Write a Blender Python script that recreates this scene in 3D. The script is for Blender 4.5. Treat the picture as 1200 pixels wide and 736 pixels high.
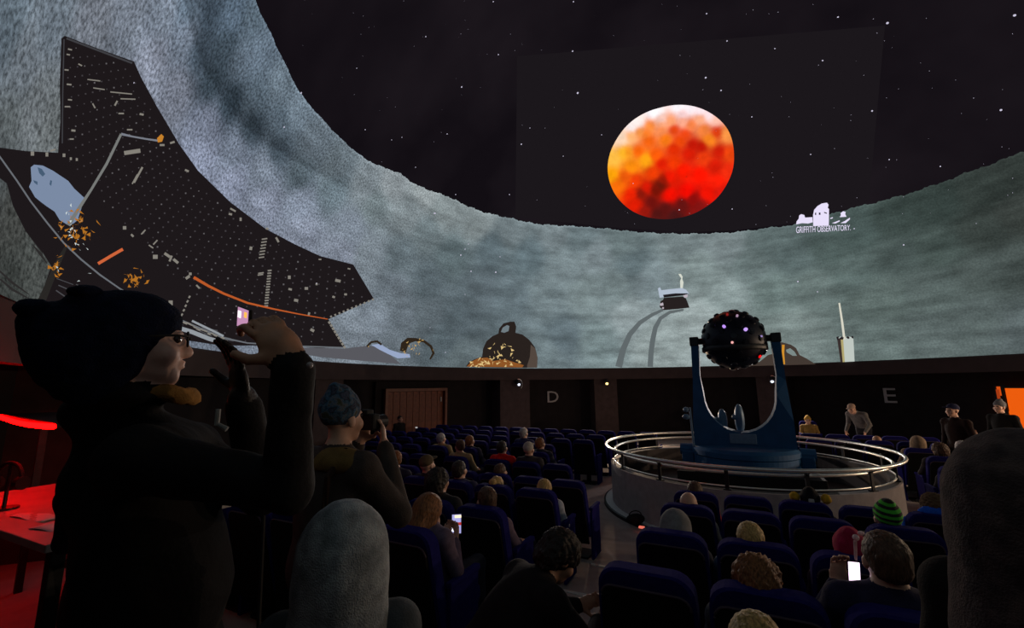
import bpy, bmesh, math, random
import numpy as np
from mathutils import Vector, Matrix
from mathutils.geometry import tessellate_polygon

random.seed(7)
rng = np.random.default_rng(7)
for o in list(bpy.data.objects):
    bpy.data.objects.remove(o)
scn = bpy.context.scene
col = scn.collection
PI = math.pi

# ------------------------------------------------------------------ camera
FPX = 503.28                       # focal length in pixels of a 1200 px wide frame
PITCH, ROLL, YAW = 0.16519, -0.011693, 0.46246
CAM = np.array([0.0, -9.0, 2.16])
_cp, _sp = math.cos(PITCH), math.sin(PITCH)
FW = np.array([-math.sin(YAW) * _cp, math.cos(YAW) * _cp, _sp])
_r0 = np.array([math.cos(YAW), math.sin(YAW), 0.0])
_u0 = np.cross(_r0, FW)
RT = math.cos(ROLL) * _r0 + math.sin(ROLL) * _u0
UP = -math.sin(ROLL) * _r0 + math.cos(ROLL) * _u0
cd = bpy.data.cameras.new('camera')
cd.sensor_width = 36.0
cd.lens = FPX / 1200 * 36.0
cd.clip_start = 0.05
cam = bpy.data.objects.new('camera', cd)
m = Matrix.Identity(4)
for i in range(3):
    m[i][0], m[i][1], m[i][2], m[i][3] = RT[i], UP[i], -FW[i], CAM[i]
cam.matrix_world = m
col.objects.link(cam)
scn.camera = cam

# ------------------------------------------------------------------ world and exposure
w = bpy.data.worlds.new('dark_world')
scn.world = w
w.use_nodes = True
w.node_tree.nodes['Background'].inputs[0].default_value = (0, 0, 0, 1)
w.node_tree.nodes['Background'].inputs[1].default_value = 0.0
scn.view_settings.view_transform = 'Standard'
scn.view_settings.look = 'None'
scn.view_settings.exposure = 0.0
scn.view_settings.gamma = 1.0
scn.view_settings.use_curve_mapping = False
HOUSE_LAMP_W = 500.0               # every house lamp on the columns has the same power

# ------------------------------------------------------------------ pixel helpers
def ray(x, y):
    d = FW * FPX + RT * (x - 600) + UP * (368 - y)
    return d / np.linalg.norm(d)

def px_depth(x, y, Z):             # point at depth Z along the viewing axis
    return CAM + FW * Z + RT * (x - 600) / FPX * Z + UP * (368 - y) / FPX * Z

def px_plane(x, y, z):
    d = ray(x, y)
    return CAM + d * ((z - CAM[2]) / d[2])

def px_cyl(x, y, r, near_to=None):
    d = ray(x, y)
    a = d[0] ** 2 + d[1] ** 2
    b = 2 * (CAM[0] * d[0] + CAM[1] * d[1])
    c = CAM[0] ** 2 + CAM[1] ** 2 - r * r
    disc = max(0.0, b * b - 4 * a * c)
    ts = [(-b - math.sqrt(disc)) / 2 / a, (-b + math.sqrt(disc)) / 2 / a]
    ps = [CAM + d * t for t in ts if t > 0]
    if near_to is None:
        return ps[-1]
    return min(ps, key=lambda p: np.linalg.norm(p[:2] - near_to[:2]))

def project(P):
    P = np.atleast_2d(np.asarray(P, float)) - CAM
    z = P @ FW
    z = np.where(np.abs(z) < 1e-6, 1e-6, z)
    return np.stack([600 + FPX * (P @ RT) / z, 368 - FPX * (P @ UP) / z, z], 1)

def lin(c):
    c = np.asarray(c, float) / 255.0
    return np.where(c <= 0.04045, c / 12.92, ((c + 0.055) / 1.055) ** 2.4)

def lin4(c):
    v = lin(c)
    return (float(v[0]), float(v[1]), float(v[2]), 1.0)

# ------------------------------------------------------------------ objects
def setp(o, label=None, cat=None, group=None, kind=None):
    if label: o['label'] = label
    if cat: o['category'] = cat
    if group: o['group'] = group
    if kind: o['kind'] = kind
    return o

def empty(name, loc=(0, 0, 0), rz=0.0, **k):
    o = bpy.data.objects.new(name, None)
    col.objects.link(o)
    o.location = [float(v) for v in loc]
    o.rotation_euler = (0, 0, rz)
    o.empty_display_size = 0.1
    return setp(o, **k)

def link_mesh(name, me, mats=(), parent=None, smooth=False, **k):
    o = bpy.data.objects.new(name, me)
    col.objects.link(o)
    mats = mats if isinstance(mats, (list, tuple)) else [mats]
    if len(me.materials) == 0:
        for mm in mats:
            me.materials.append(mm)
    if smooth:
        me.polygons.foreach_set('use_smooth', [True] * len(me.polygons))
    if parent is not None:
        o.parent = parent
    return setp(o, **k)

def bm_obj(name, bm, mats=(), parent=None, smooth=False, **k):
    me = bpy.data.meshes.new(name)
    bm.normal_update()
    bm.to_mesh(me)
    bm.free()
    return link_mesh(name, me, mats, parent, smooth, **k)

def np_mesh(name, V, Fq):
    me = bpy.data.meshes.new(name)
    V = np.asarray(V, float)
    if isinstance(Fq, np.ndarray):
        nf, k = Fq.shape
        me.vertices.add(len(V))
        me.vertices.foreach_set('co', V.ravel())
        me.loops.add(nf * k)
        me.loops.foreach_set('vertex_index', Fq.ravel().astype(np.int32))
        me.polygons.add(nf)
        me.polygons.foreach_set('loop_start', np.arange(0, nf * k, k, dtype=np.int32))
        me.polygons.foreach_set('loop_total', np.full(nf, k, dtype=np.int32))
        me.update(calc_edges=True)
    else:
        me.from_pydata([tuple(v) for v in V], [], Fq)
        me.update()
    return me

def box(bm, c, s, rot=None, bevel=0.0):
    r = bmesh.ops.create_cube(bm, size=1.0)
    vs = r['verts']
    M = Matrix.Translation(Vector([float(v) for v in c]))
    if rot is not None:
        M = M @ (rot.to_4x4() if isinstance(rot, Matrix) else Matrix.Rotation(rot, 4, 'Z'))
    M = M @ Matrix.Diagonal((s[0], s[1], s[2], 1.0))
    bmesh.ops.transform(bm, matrix=M, verts=vs)
    if bevel > 0:
        es = list({e for v in vs for e in v.link_edges})
        bmesh.ops.bevel(bm, geom=es, offset=bevel, segments=2, affect='EDGES', profile=0.6)
    return vs

def rod(bm, a, b, r, r2=None, seg=10, caps=True):
    a, b = Vector([float(v) for v in a]), Vector([float(v) for v in b])
    d = b - a
    L = d.length
    q = d.to_track_quat('Z', 'Y')
    M = Matrix.Translation((a + b) / 2) @ q.to_matrix().to_4x4()
    return bmesh.ops.create_cone(bm, cap_ends=caps, segments=seg, radius1=r, radius2=r if r2 is None else r2,
                                 depth=L, matrix=M)['verts']

def ball(bm, c, r, u=16, v=10, rot=None):
    rr = r if hasattr(r, '__len__') else (r, r, r)
    M = Matrix.Translation(Vector([float(x) for x in c]))
    if rot is not None:
        M = M @ rot.to_4x4()
    M = M @ Matrix.Diagonal((rr[0], rr[1], rr[2], 1.0))
    return bmesh.ops.create_uvsphere(bm, u_segments=u, v_segments=v, radius=1.0, matrix=M)['verts']

def lathe(bm, prof, seg=48, a0=0.0, a1=2 * PI, close=False):
    full = abs(a1 - a0 - 2 * PI) < 1e-6
    n = seg if full else seg + 1
    rings = []
    for i in range(n):
        a = a0 + (a1 - a0) * i / seg
        rings.append([bm.verts.new((r * math.sin(a), -r * math.cos(a), z)) for r, z in prof])
    np_ = len(prof)
    for i in range(seg):
        A, B = rings[i], rings[(i + 1) % n]
        for j in range(np_ if close else np_ - 1):
            bm.faces.new((A[j], B[j], B[(j + 1) % np_], A[(j + 1) % np_]))
    if close and not full:
        bm.faces.new(rings[0])
        bm.faces.new(list(reversed(rings[-1])))

def tube(bm, pts, r, seg=8, closed=False):
    pts = [Vector([float(v) for v in p]) for p in pts]
    n = len(pts)
    rings = []
    for i, p in enumerate(pts):
        if closed:
            t = pts[(i + 1) % n] - pts[i - 1]
        else:
            t = pts[min(i + 1, n - 1)] - pts[max(i - 1, 0)]
        t.normalize()
        up = Vector((0, 0, 1)) if abs(t.z) < 0.95 else Vector((1, 0, 0))
        s = t.cross(up).normalized()
        u = s.cross(t)
        rings.append([bm.verts.new(p + (s * math.cos(2 * PI * k / seg) + u * math.sin(2 * PI * k / seg)) * r) for k in range(seg)])
    for i in range(n if closed else n - 1):
        A, B = rings[i], rings[(i + 1) % n]
        for k in range(seg):
            bm.faces.new((A[k], A[(k + 1) % seg], B[(k + 1) % seg], B[k]))
    if not closed:
        bm.faces.new(list(reversed(rings[0])))
        bm.faces.new(rings[-1])

# ------------------------------------------------------------------ materials
_mats = {}
def mat(name, rgb, rough=0.8, metal=0.0, var=0.25, scale=18.0, bump=0.15, bscale=None, sheen=0.0, spec=0.3):
    key = name
    if key in _mats:
        return _mats[key]
    M = bpy.data.materials.new(name)
    M.use_nodes = True
    nt = M.node_tree
    b = nt.nodes['Principled BSDF']
    b.inputs['Roughness'].default_value = rough
    b.inputs['Metallic'].default_value = metal
    b.inputs['Specular IOR Level'].default_value = spec
    if sheen:
        b.inputs['Sheen Weight'].default_value = sheen
    tc = nt.nodes.new('ShaderNodeTexCoord')
    nz = nt.nodes.new('ShaderNodeTexNoise')
    nz.inputs['Scale'].default_value = scale
    nz.inputs['Detail'].default_value = 4
    nt.links.new(tc.outputs['Object'], nz.inputs['Vector'])
    rp = nt.nodes.new('ShaderNodeValToRGB')
    c = np.asarray(rgb, float)
    rp.color_ramp.elements[0].position = 0.3
    rp.color_ramp.elements[1].position = 0.7
    rp.color_ramp.elements[0].color = (*[float(x) for x in c * (1 - var)], 1)
    rp.color_ramp.elements[1].color = (*[float(x) for x in np.minimum(c * (1 + var), 1)], 1)
    nt.links.new(nz.outputs['Fac'], rp.inputs['Fac'])
    nt.links.new(rp.outputs['Color'], b.inputs['Base Color'])
    if bump:
        n2 = nt.nodes.new('ShaderNodeTexNoise')
        n2.inputs['Scale'].default_value = bscale or scale * 6
        n2.inputs['Detail'].default_value = 3
        nt.links.new(tc.outputs['Object'], n2.inputs['Vector'])
        bp = nt.nodes.new('ShaderNodeBump')
        bp.inputs['Strength'].default_value = bump
        bp.inputs['Distance'].default_value = 0.01
        nt.links.new(n2.outputs['Fac'], bp.inputs['Height'])
        nt.links.new(bp.outputs['Normal'], b.inputs['Normal'])
    _mats[key] = M
    return M

def glow(name, rgb, strength=1.0, sampled=False):
    if name in _mats:
        return _mats[name]
    M = bpy.data.materials.new(name)
    M.use_nodes = True
    nt = M.node_tree
    nt.nodes.clear()
    out = nt.nodes.new('ShaderNodeOutputMaterial')
    e = nt.nodes.new('ShaderNodeEmission')
    e.inputs[0].default_value = lin4(rgb)
    e.inputs[1].default_value = strength
    nt.links.new(e.outputs[0], out.inputs[0])
    if not sampled:
        M.cycles.emission_sampling = 'NONE'
    _mats[name] = M
    return M

def attr_glow(name, noise=None, grain_alpha=False):
    """projected light whose colour is the picture stored on the mesh, with fine procedural grain"""
    M = bpy.data.materials.new(name)
    M.use_nodes = True
    nt = M.node_tree
    nt.nodes.clear()
    N, Lk = nt.nodes.new, nt.links.new
    out = N('ShaderNodeOutputMaterial')
    e = N('ShaderNodeEmission')
    Lk(e.outputs[0], out.inputs[0])
    at = N('ShaderNodeAttribute')
    at.attribute_name = 'picture'
    src = at.outputs['Color']
    if noise:
        uv = N('ShaderNodeUVMap')
        uv.uv_map = 'panorama'
        fac = None
        for (sx, sy, sc, det, rough, lo, hi, amp) in noise:
            mp = N('ShaderNodeMapping')
            mp.inputs['Scale'].default_value = (sx, sy, 1)
            Lk(uv.outputs[0], mp.inputs[0])
            nz = N('ShaderNodeTexNoise')
            nz.noise_dimensions = '2D'
            nz.inputs['Scale'].default_value = sc
            nz.inputs['Detail'].default_value = det
            nz.inputs['Roughness'].default_value = rough
            Lk(mp.outputs[0], nz.inputs['Vector'])
            mr = N('ShaderNodeMapRange')
            mr.inputs['From Min'].default_value = lo
            mr.inputs['From Max'].default_value = hi
            mr.inputs['To Min'].default_value = 1 - amp
            mr.inputs['To Max'].default_value = 1 + amp
            Lk(nz.outputs['Fac'], mr.inputs['Value'])
            if fac is None and grain_alpha:
                mx = N('ShaderNodeMix')
                mx.inputs['A'].default_value = 1.0
                Lk(at.outputs['Alpha'], mx.inputs['Factor'])
                Lk(mr.outputs[0], mx.inputs['B'])
                fac = mx.outputs['Result']
            elif fac is None:
                fac = mr.outputs[0]
            else:
                mu = N('ShaderNodeMath')
                mu.operation = 'MULTIPLY'
                Lk(fac, mu.inputs[0])
                Lk(mr.outputs[0], mu.inputs[1])
                fac = mu.outputs[0]
        sc_ = N('ShaderNodeVectorMath')
        sc_.operation = 'SCALE'
        Lk(src, sc_.inputs[0])
        Lk(fac, sc_.inputs['Scale'])
        src = sc_.outputs[0]
    Lk(src, e.inputs[0])
    M.cycles.emission_sampling = 'NONE'
    return M

M_FLOOR = mat('floor_carpet', (0.40, 0.33, 0.31), 0.95, var=0.12, scale=5, bump=0.3, bscale=90)
M_WALL = mat('wall_dark_fabric', (0.012, 0.009, 0.010), 0.95, var=0.2, scale=4, bump=0.1)
M_FASCIA = mat('fascia_dark_brown', (0.045, 0.030, 0.031), 0.85, var=0.15, scale=3, bump=0.05)
M_COLUMN = mat('column_plaster', (0.045, 0.030, 0.031), 0.85, var=0.2, scale=6, bump=0.1)
M_WOOD = mat('door_wood', (0.13, 0.032, 0.012), 0.5, var=0.3, scale=9, bump=0.1)
M_FRAME = mat('door_frame_wood', (0.16, 0.06, 0.035), 0.5, var=0.2, scale=9, bump=0.05)
M_DRUM = mat('drum_carpet', (0.36, 0.31, 0.305), 0.95, var=0.12, scale=9, bump=0.3, bscale=120)
M_STEEL = mat('brushed_steel', (0.86, 0.82, 0.76), 0.3, 0.85, var=0.05, scale=30, bump=0.0)
M_BLACK = mat('matte_black', (0.012, 0.011, 0.012), 0.7, var=0.2, bump=0.0)
M_DARKMETAL = mat('dark_metal', (0.03, 0.03, 0.034), 0.45, 0.5, var=0.2, bump=0.0)
M_PBLUE = mat('projector_blue', (0.012, 0.085, 0.22), 0.6, 0.05, var=0.12, scale=5, bump=0.03)
M_PBALL = mat('projector_ball_dark', (0.012, 0.014, 0.026), 0.45, 0.3, var=0.2, scale=8, bump=0.0)
M_PLENS = mat('projector_lens_dark', (0.02, 0.022, 0.034), 0.3, 0.3, var=0.2, scale=30, bump=0.0)
M_POD = mat('projector_pod_pale_blue', (0.13, 0.22, 0.34), 0.4, 0.1, var=0.1, bump=0.0)
M_SEATB = mat('seat_blue_fabric', (0.016, 0.014, 0.12), 0.95, var=0.15, scale=30, bump=0.25, bscale=300, spec=0.04)
M_SEATK = mat('seat_back_black', (0.007, 0.006, 0.007), 0.85, spec=0.1, var=0.2, scale=20, bump=0.05)
M_PIPE = mat('seat_piping', (0.06, 0.04, 0.06), 0.7, var=0.1, bump=0.0)
M_WHITE = mat('pale_strip', (0.62, 0.6, 0.56), 0.7, var=0.1, bump=0.0)
M_LEDGE = mat('ledge_pale', (0.62, 0.61, 0.62), 0.5, var=0.1, bump=0.0)
M_PAPER = mat('paper_white', (0.75, 0.74, 0.72), 0.8, var=0.05, bump=0.0)
M_DESK = mat('desk_laminate', (0.38, 0.34, 0.32), 0.45, var=0.15, scale=6, bump=0.0)
M_SIGN = mat('sign_grey', (0.36, 0.35, 0.37), 0.7, var=0.05, bump=0.0)

# ------------------------------------------------------------------ room
R_DOME, Z_RIM, R_WALL = 9.125, 2.83, 10.0
R_FASCIA = R_DOME + 0.01
EDGES = [-3.75, -4.72, -5.85, -6.85, -8.05, -8.45]     # straight risers across the hall, stepping up towards the back
RISE = 0.10

def tier_y(y):
    return RISE * sum(y < e for e in EDGES)

def pol(r, th, z=0.0):
    a = math.radians(th)
    return np.array([r * math.sin(a), -r * math.cos(a), z])

def polar_of(P):
    return math.hypot(P[0], P[1]), math.degrees(math.atan2(P[0], -P[1]))

def tier(r, th):
    return tier_y(-r * math.cos(math.radians(th)))

floor_bm = bmesh.new()
RF = R_WALL + 0.1
ys_ = sorted(set([RF * math.sin(a) for a in np.linspace(-PI / 2 + .02, PI / 2 - .02, 90)] + EDGES))
def chord(y, z):
    x = math.sqrt(RF * RF - y * y)
    return [floor_bm.verts.new((-x, y, z)), floor_bm.verts.new((x, y, z))]
prevc = None
for i, y in enumerate(ys_):
    z_lo = tier_y(y - 1e-6)
    z_hi = tier_y(y + 1e-6)
    c = chord(y, z_lo)
    if prevc:
        floor_bm.faces.new((prevc[0], prevc[1], c[1], c[0]))
    if abs(z_hi - z_lo) > 1e-6:
        c2 = chord(y, z_hi)
        floor_bm.faces.new((c[0], c[1], c2[1], c2[0]))
        c = c2
    prevc = c
floor_o = bm_obj('floor', floor_bm, M_FLOOR, kind='structure', label='grey brown carpeted floor with shallow seating tiers')
# pale nosing strips on the aisle steps
AX0, AX1 = -1.62, -0.80
for k, e in enumerate(EDGES[:4]):
    zt = RISE * (k + 1)
    bm = bmesh.new()
    box(bm, ((AX0 + AX1) / 2, e - 0.02, zt - 0.008), (AX1 - AX0, 0.05, 0.03), bevel=0.004)
    bm_obj('step_nosing', bm, M_WHITE, floor_o, label='pale nosing strip on an aisle step')

# circular wall, fascia under the dome rim, soffit
bm = bmesh.new()
lathe(bm, [(R_WALL, -0.05), (R_WALL, Z_RIM + 0.4)], 128)
wall = bm_obj('wall_round', bm, M_WALL, kind='structure', label='dark round wall of the planetarium hall')
bm = bmesh.new()
lathe(bm, [(R_FASCIA, Z_RIM), (R_FASCIA, Z_RIM - 0.46), (R_FASCIA + 0.12, Z_RIM - 0.46), (R_FASCIA + 0.12, Z_RIM)], 160, close=True)
bm_obj('trim_1', bm, M_FASCIA, kind='structure', label='dark brown fascia ring below the dome rim')
bm = bmesh.new()
lathe(bm, [(R_FASCIA + 0.1, Z_RIM - 0.40), (R_WALL + 0.02, Z_RIM - 0.40)], 128)
bm_obj('trim_2', bm, M_BLACK, kind='structure', label='black soffit behind the fascia ring')

# columns (azimuth measured from +Y, positive to +X)
def azp(r, az, z=0.0):
    a = math.radians(az)
    return np.array([r * math.sin(a), r * math.cos(a), z])
COLS = [(-51.75, 7.6, 'column carrying the white wall lamp beside the letter D'),
        (-28.6, 5.6, 'column carrying the yellow wall lamp beside the letter D'),
        (8.2, 5.8, 'column behind the star projector'),
        (-97, 6, 'column behind the standing people'), (-133, 6, 'column above the console desk'),
        (66, 6, 'column beyond the orange lit doorway'), (92, 6, 'second column beyond the orange lit doorway'),
        (114, 6, 'third column beyond the orange lit doorway')]
for az, wd, what in COLS:
    bm = bmesh.new()
    n = 6
    r0, r1 = R_FASCIA + 0.10, R_WALL + 0.02
    A = []
    for i in range(n + 1):
        a = az - wd / 2 + wd * i / n
        A.append([bm.verts.new(azp(r, a, z)) for r, z in ((r0, -0.02), (r0, Z_RIM - 0.40), (r1, Z_RIM - 0.40), (r1, -0.02))])
    for i in range(n):
        for j in range(4):
            bm.faces.new((A[i][j], A[i + 1][j], A[i + 1][(j + 1) % 4], A[i][(j + 1) % 4]))
    bm.faces.new(A[0])
    bm.faces.new(list(reversed(A[-1])))
    bm_obj('column', bm, M_COLUMN, label='dark plaster ' + what, cat='column', kind='structure')

# ------------------------------------------------------------------ dome and its projected picture
dome_c = np.array([0, 0, Z_RIM])
def dome_pt(x, y, inset=0.0):
    d = ray(x, y)
    o = CAM - dome_c
    R = R_DOME - inset
    b = o @ d
    c = o @ o - R * R
    return CAM + d * (-b + math.sqrt(b * b - c))

def sph(az, el, R):
    return np.stack([R * np.cos(el) * np.sin(az), R * np.cos(el) * np.cos(az), Z_RIM + R * np.sin(el)], -1)

def idw(P, C, V, s, pw):
    out = np.zeros((len(P), V.shape[1]))
    for i in range(0, len(P), 4000):
        d2 = ((P[i:i + 4000, None] - C[None]) ** 2).sum(2)
        wt = 1.0 / (d2 + s * s) ** pw
        out[i:i + 4000] = (wt @ V) / wt.sum(1, keepdims=True)
    return out

def sky_material():
    M = bpy.data.materials.new('projected_night_sky')
    M.use_nodes = True
    nt = M.node_tree
    nt.nodes.clear()
    N, Lk = nt.nodes.new, nt.links.new
    out = N('ShaderNodeOutputMaterial')
    e = N('ShaderNodeEmission')
    tc = N('ShaderNodeTexCoord')
    nz = N('ShaderNodeTexNoise')
    nz.inputs['Scale'].default_value = 0.35
    nz.inputs['Detail'].default_value = 3
    Lk(tc.outputs['Object'], nz.inputs['Vector'])
    rp = N('ShaderNodeValToRGB')
    rp.color_ramp.elements[0].position = 0.35
    rp.color_ramp.elements[1].position = 0.7
    rp.color_ramp.elements[0].color = lin4((18, 14, 19))
    rp.color_ramp.elements[1].color = lin4((28, 23, 28))
    Lk(nz.outputs['Fac'], rp.inputs['Fac'])
    Lk(rp.outputs['Color'], e.inputs[0])
    Lk(e.outputs[0], out.inputs[0])
    M.cycles.emission_sampling = 'NONE'
    return M
NA, NE = 192, 48
az = np.linspace(-PI, PI, NA, endpoint=False)
el = np.linspace(0, PI / 2, NE)
V = sph(az[:, None] + 0 * el[None], el[None] + 0 * az[:, None], R_DOME).reshape(-1, 3)
I = np.arange(NA * NE).reshape(NA, NE)
J = np.roll(I, -1, 0)
Fq = np.stack([I[:, :-1], I[:, 1:], J[:, 1:], J[:, :-1]], -1).reshape(-1, 4)
dome = link_mesh('ceiling', np_mesh('ceiling', V, Fq), sky_material(), smooth=True, kind='structure',
                 label='planetarium dome screen showing a dark starry sky over a lunar plain')

# the lunar ground, from the dome rim up to its projected horizon
HZ = [(300, 0), (317, 36), (333, 70), (351, 106), (379, 139), (405, 166), (427, 184), (442, 192), (456, 197), (469, 202), (487, 215),
      (525, 229), (562, 246), (600, 255), (626, 261), (650, 263), (675, 264), (712, 267), (750, 271), (806, 273), (862, 271), (900, 266),
      (934, 262), (960, 255), (975, 249), (1005, 241), (1042, 232), (1085, 219), (1125, 204), (1160, 191), (1200, 176)]
hp = np.array([dome_pt(x, y) for x, y in HZ])
haz = np.arctan2(hp[:, 0], hp[:, 1])
hel = np.arcsin((hp[:, 2] - Z_RIM) / R_DOME)
NA, NE = 1500, 120
az = np.linspace(-PI, PI, NA + 1)
ext_az = np.concatenate([[-PI, -2.75], haz, [1.5, 2.3, PI]])
ext_el = np.concatenate([[math.radians(29), math.radians(27.5)], hel, [math.radians(31), math.radians(28), math.radians(29)]])
eh = np.interp(az, ext_az, ext_el)
jag = sum(a * np.sin(az * f + p) for a, f, p in ((.0022, 61, 1), (.0018, 137, 2), (.0013, 290, .5), (.0011, 470, 2.2)))
eh = eh + jag * np.interp(np.degrees(az), [-180, -120, -70, 180], [.22, .22, .75, .75])
t = np.linspace(0, 1, NE) ** 0.9
AZ = az[:, None] + 0 * t[None]
EL = eh[:, None] * t[None] - 0.003
RG = R_DOME - 0.02
V = sph(AZ, EL, RG).reshape(-1, 3)
I = np.arange((NA + 1) * NE).reshape(NA + 1, NE)
Fq = np.stack([I[:-1, :-1], I[:-1, 1:], I[1:, 1:], I[1:, :-1]], -1).reshape(-1, 4)
GC = [  # picture colours read off the photograph (pixel, sRGB)
    (15, 20, 92, 104, 114), (60, 20, 100, 110, 120), (110, 35, 112, 118, 128), (30, 70, 104, 112, 120), (40, 130, 104, 110, 114),
    (10, 150, 84, 90, 92), (60, 160, 108, 114, 116), (150, 20, 112, 120, 132), (190, 20, 118, 128, 142), (180, 70, 120, 126, 140),
    (205, 110, 118, 124, 138), (215, 45, 104, 114, 128), (222, 8, 88, 102, 116), (235, 60, 66, 78, 90), (248, 15, 74, 88, 102),
    (250, 95, 58, 70, 80), (262, 55, 74, 88, 100), (270, 120, 54, 66, 76), (295, 150, 62, 74, 84), (270, 20, 88, 104, 120),
    (285, 70, 98, 112, 126), (300, 20, 84, 98, 110), (310, 60, 96, 110, 124), (300, 115, 88, 102, 114), (330, 95, 104, 118, 130),
    (330, 140, 90, 104, 116), (345, 130, 108, 122, 134), (325, 178, 70, 82, 92), (352, 205, 80, 92, 100), (370, 165, 104, 116, 126),
    (240, 150, 120, 128, 146), (235, 185, 130, 138, 158), (275, 180, 116, 126, 142), (270, 215, 134, 142, 162), (310, 200, 116, 126, 140),
    (310, 240, 134, 142, 160), (350, 240, 128, 138, 154), (350, 275, 132, 140, 156), (390, 220, 98, 112, 120), (395, 195, 108, 120, 128),
    (410, 270, 120, 130, 142), (400, 295, 126, 134, 148), (430, 215, 122, 132, 138), (440, 240, 110, 122, 126), (430, 300, 116, 126, 134),
    (460, 215, 132, 140, 144), (480, 250, 120, 130, 134), (500, 225, 134, 142, 144), (500, 270, 104, 116, 120), (520, 245, 128, 138, 140),
    (530, 300, 92, 106, 110), (560, 262, 126, 136, 138), (575, 290, 90, 104, 110), (600, 270, 112, 124, 128), (620, 300, 100, 116, 122),
    (650, 275, 116, 128, 132), (680, 280, 104, 118, 122), (660, 310, 122, 136, 140), (700, 300, 118, 130, 134), (730, 285, 104, 118, 120),
    (740, 310, 92, 106, 110), (640, 345, 114, 128, 132), (690, 345, 120, 134, 136), (720, 335, 116, 130, 132), (760, 330, 122, 136, 140),
    (740, 370, 136, 148, 150), (700, 400, 120, 136, 138), (660, 395, 96, 110, 116), (640, 415, 108, 122, 126), (600, 350, 102, 116, 122),
    (560, 340, 92, 104, 110), (540, 370, 86, 98, 104), (500, 330, 88, 100, 106), (500, 370, 88, 98, 104), (470, 300, 96, 108, 114),
    (460, 340, 104, 114, 122), (470, 370, 100, 110, 118), (440, 380, 116, 126, 136), (420, 395, 122, 132, 142), (450, 405, 104, 114, 122),
    (520, 400, 84, 96, 102), (540, 420, 94, 106, 110), (800, 285, 108, 120, 122), (850, 290, 118, 130, 132), (820, 315, 126, 140, 140),
    (850, 345, 134, 148, 148), (820, 375, 146, 158, 158), (770, 400, 140, 152, 152), (880, 310, 104, 118, 118), (900, 285, 92, 106, 106),
    (930, 300, 86, 100, 100), (910, 345, 108, 124, 122), (930, 385, 126, 140, 138), (955, 340, 100, 114, 112), (970, 290, 76, 90, 88),
    (1000, 320, 84, 98, 96), (1000, 270, 70, 84, 82), (1050, 255, 60, 72, 69), (1050, 300, 72, 84, 82), (1030, 350, 96, 110, 107),
    (1030, 400, 100, 114, 112), (1100, 240, 54, 65, 62), (1100, 290, 68, 80, 77), (1090, 340, 86, 98, 96), (1090, 395, 94, 106, 105),
    (1150, 225, 52, 60, 57), (1150, 270, 58, 66, 63), (1150, 320, 74, 84, 82), (1150, 380, 86, 97, 96), (1195, 195, 50, 57, 54),
    (1195, 250, 58, 64, 61), (1195, 310, 68, 77, 75), (1195, 390, 84, 94, 95), (20, 260, 66, 68, 66), (40, 310, 74, 78, 76), (15, 320, 62, 66, 64)]
gp = np.array([dome_pt(g[0], g[1], 0.02) for g in GC])
gv = np.array([lin(g[2:]) for g in GC])
back_az = np.radians([90, 115, 140, 165, 190])
bp_ = np.concatenate([sph(back_az, np.full(5, math.radians(e)), RG) for e in (8, 22)])
gp = np.concatenate([gp, bp_])
gv = np.concatenate([gv, np.tile(lin((86, 96, 96)), (len(bp_), 1))])
pic = idw(V, gp, gv, 0.15, 2.3)
# crisp lip of the crater at the upper left, and a thin bright skyline
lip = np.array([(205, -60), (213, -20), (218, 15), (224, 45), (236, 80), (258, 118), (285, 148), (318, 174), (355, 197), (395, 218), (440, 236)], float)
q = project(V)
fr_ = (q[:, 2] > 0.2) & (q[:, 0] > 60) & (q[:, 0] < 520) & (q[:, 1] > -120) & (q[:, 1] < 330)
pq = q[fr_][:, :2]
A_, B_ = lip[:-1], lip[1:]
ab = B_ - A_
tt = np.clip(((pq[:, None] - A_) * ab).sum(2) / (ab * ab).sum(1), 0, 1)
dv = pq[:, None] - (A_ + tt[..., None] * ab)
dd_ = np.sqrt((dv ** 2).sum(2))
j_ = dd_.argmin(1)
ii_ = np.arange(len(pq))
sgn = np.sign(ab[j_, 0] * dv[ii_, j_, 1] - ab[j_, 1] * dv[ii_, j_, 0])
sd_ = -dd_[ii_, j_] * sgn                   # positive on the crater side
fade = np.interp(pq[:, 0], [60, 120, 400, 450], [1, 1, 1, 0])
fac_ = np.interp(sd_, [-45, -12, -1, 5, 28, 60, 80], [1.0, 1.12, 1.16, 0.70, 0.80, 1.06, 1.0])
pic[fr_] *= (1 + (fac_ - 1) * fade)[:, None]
sky_ = np.tile(t, NA + 1)
pic *= (1 + 0.35 * np.clip((sky_ - 0.985) / 0.015, 0, 1))[:, None]
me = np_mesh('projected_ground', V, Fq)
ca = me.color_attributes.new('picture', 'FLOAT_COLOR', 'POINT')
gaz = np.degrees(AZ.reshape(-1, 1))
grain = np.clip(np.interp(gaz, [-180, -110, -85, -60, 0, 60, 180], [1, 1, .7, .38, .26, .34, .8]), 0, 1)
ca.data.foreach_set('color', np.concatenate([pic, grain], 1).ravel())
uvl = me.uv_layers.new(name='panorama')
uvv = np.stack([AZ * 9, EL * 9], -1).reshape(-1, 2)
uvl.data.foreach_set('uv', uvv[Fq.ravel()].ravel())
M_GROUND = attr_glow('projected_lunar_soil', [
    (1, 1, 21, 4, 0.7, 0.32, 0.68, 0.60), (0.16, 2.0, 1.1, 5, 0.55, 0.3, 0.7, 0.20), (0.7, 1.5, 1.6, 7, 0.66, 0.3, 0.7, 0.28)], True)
ground = link_mesh('projected_ground', me, M_GROUND, dome, smooth=True, label='projected grey lunar plain rising to a rocky skyline')

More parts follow.
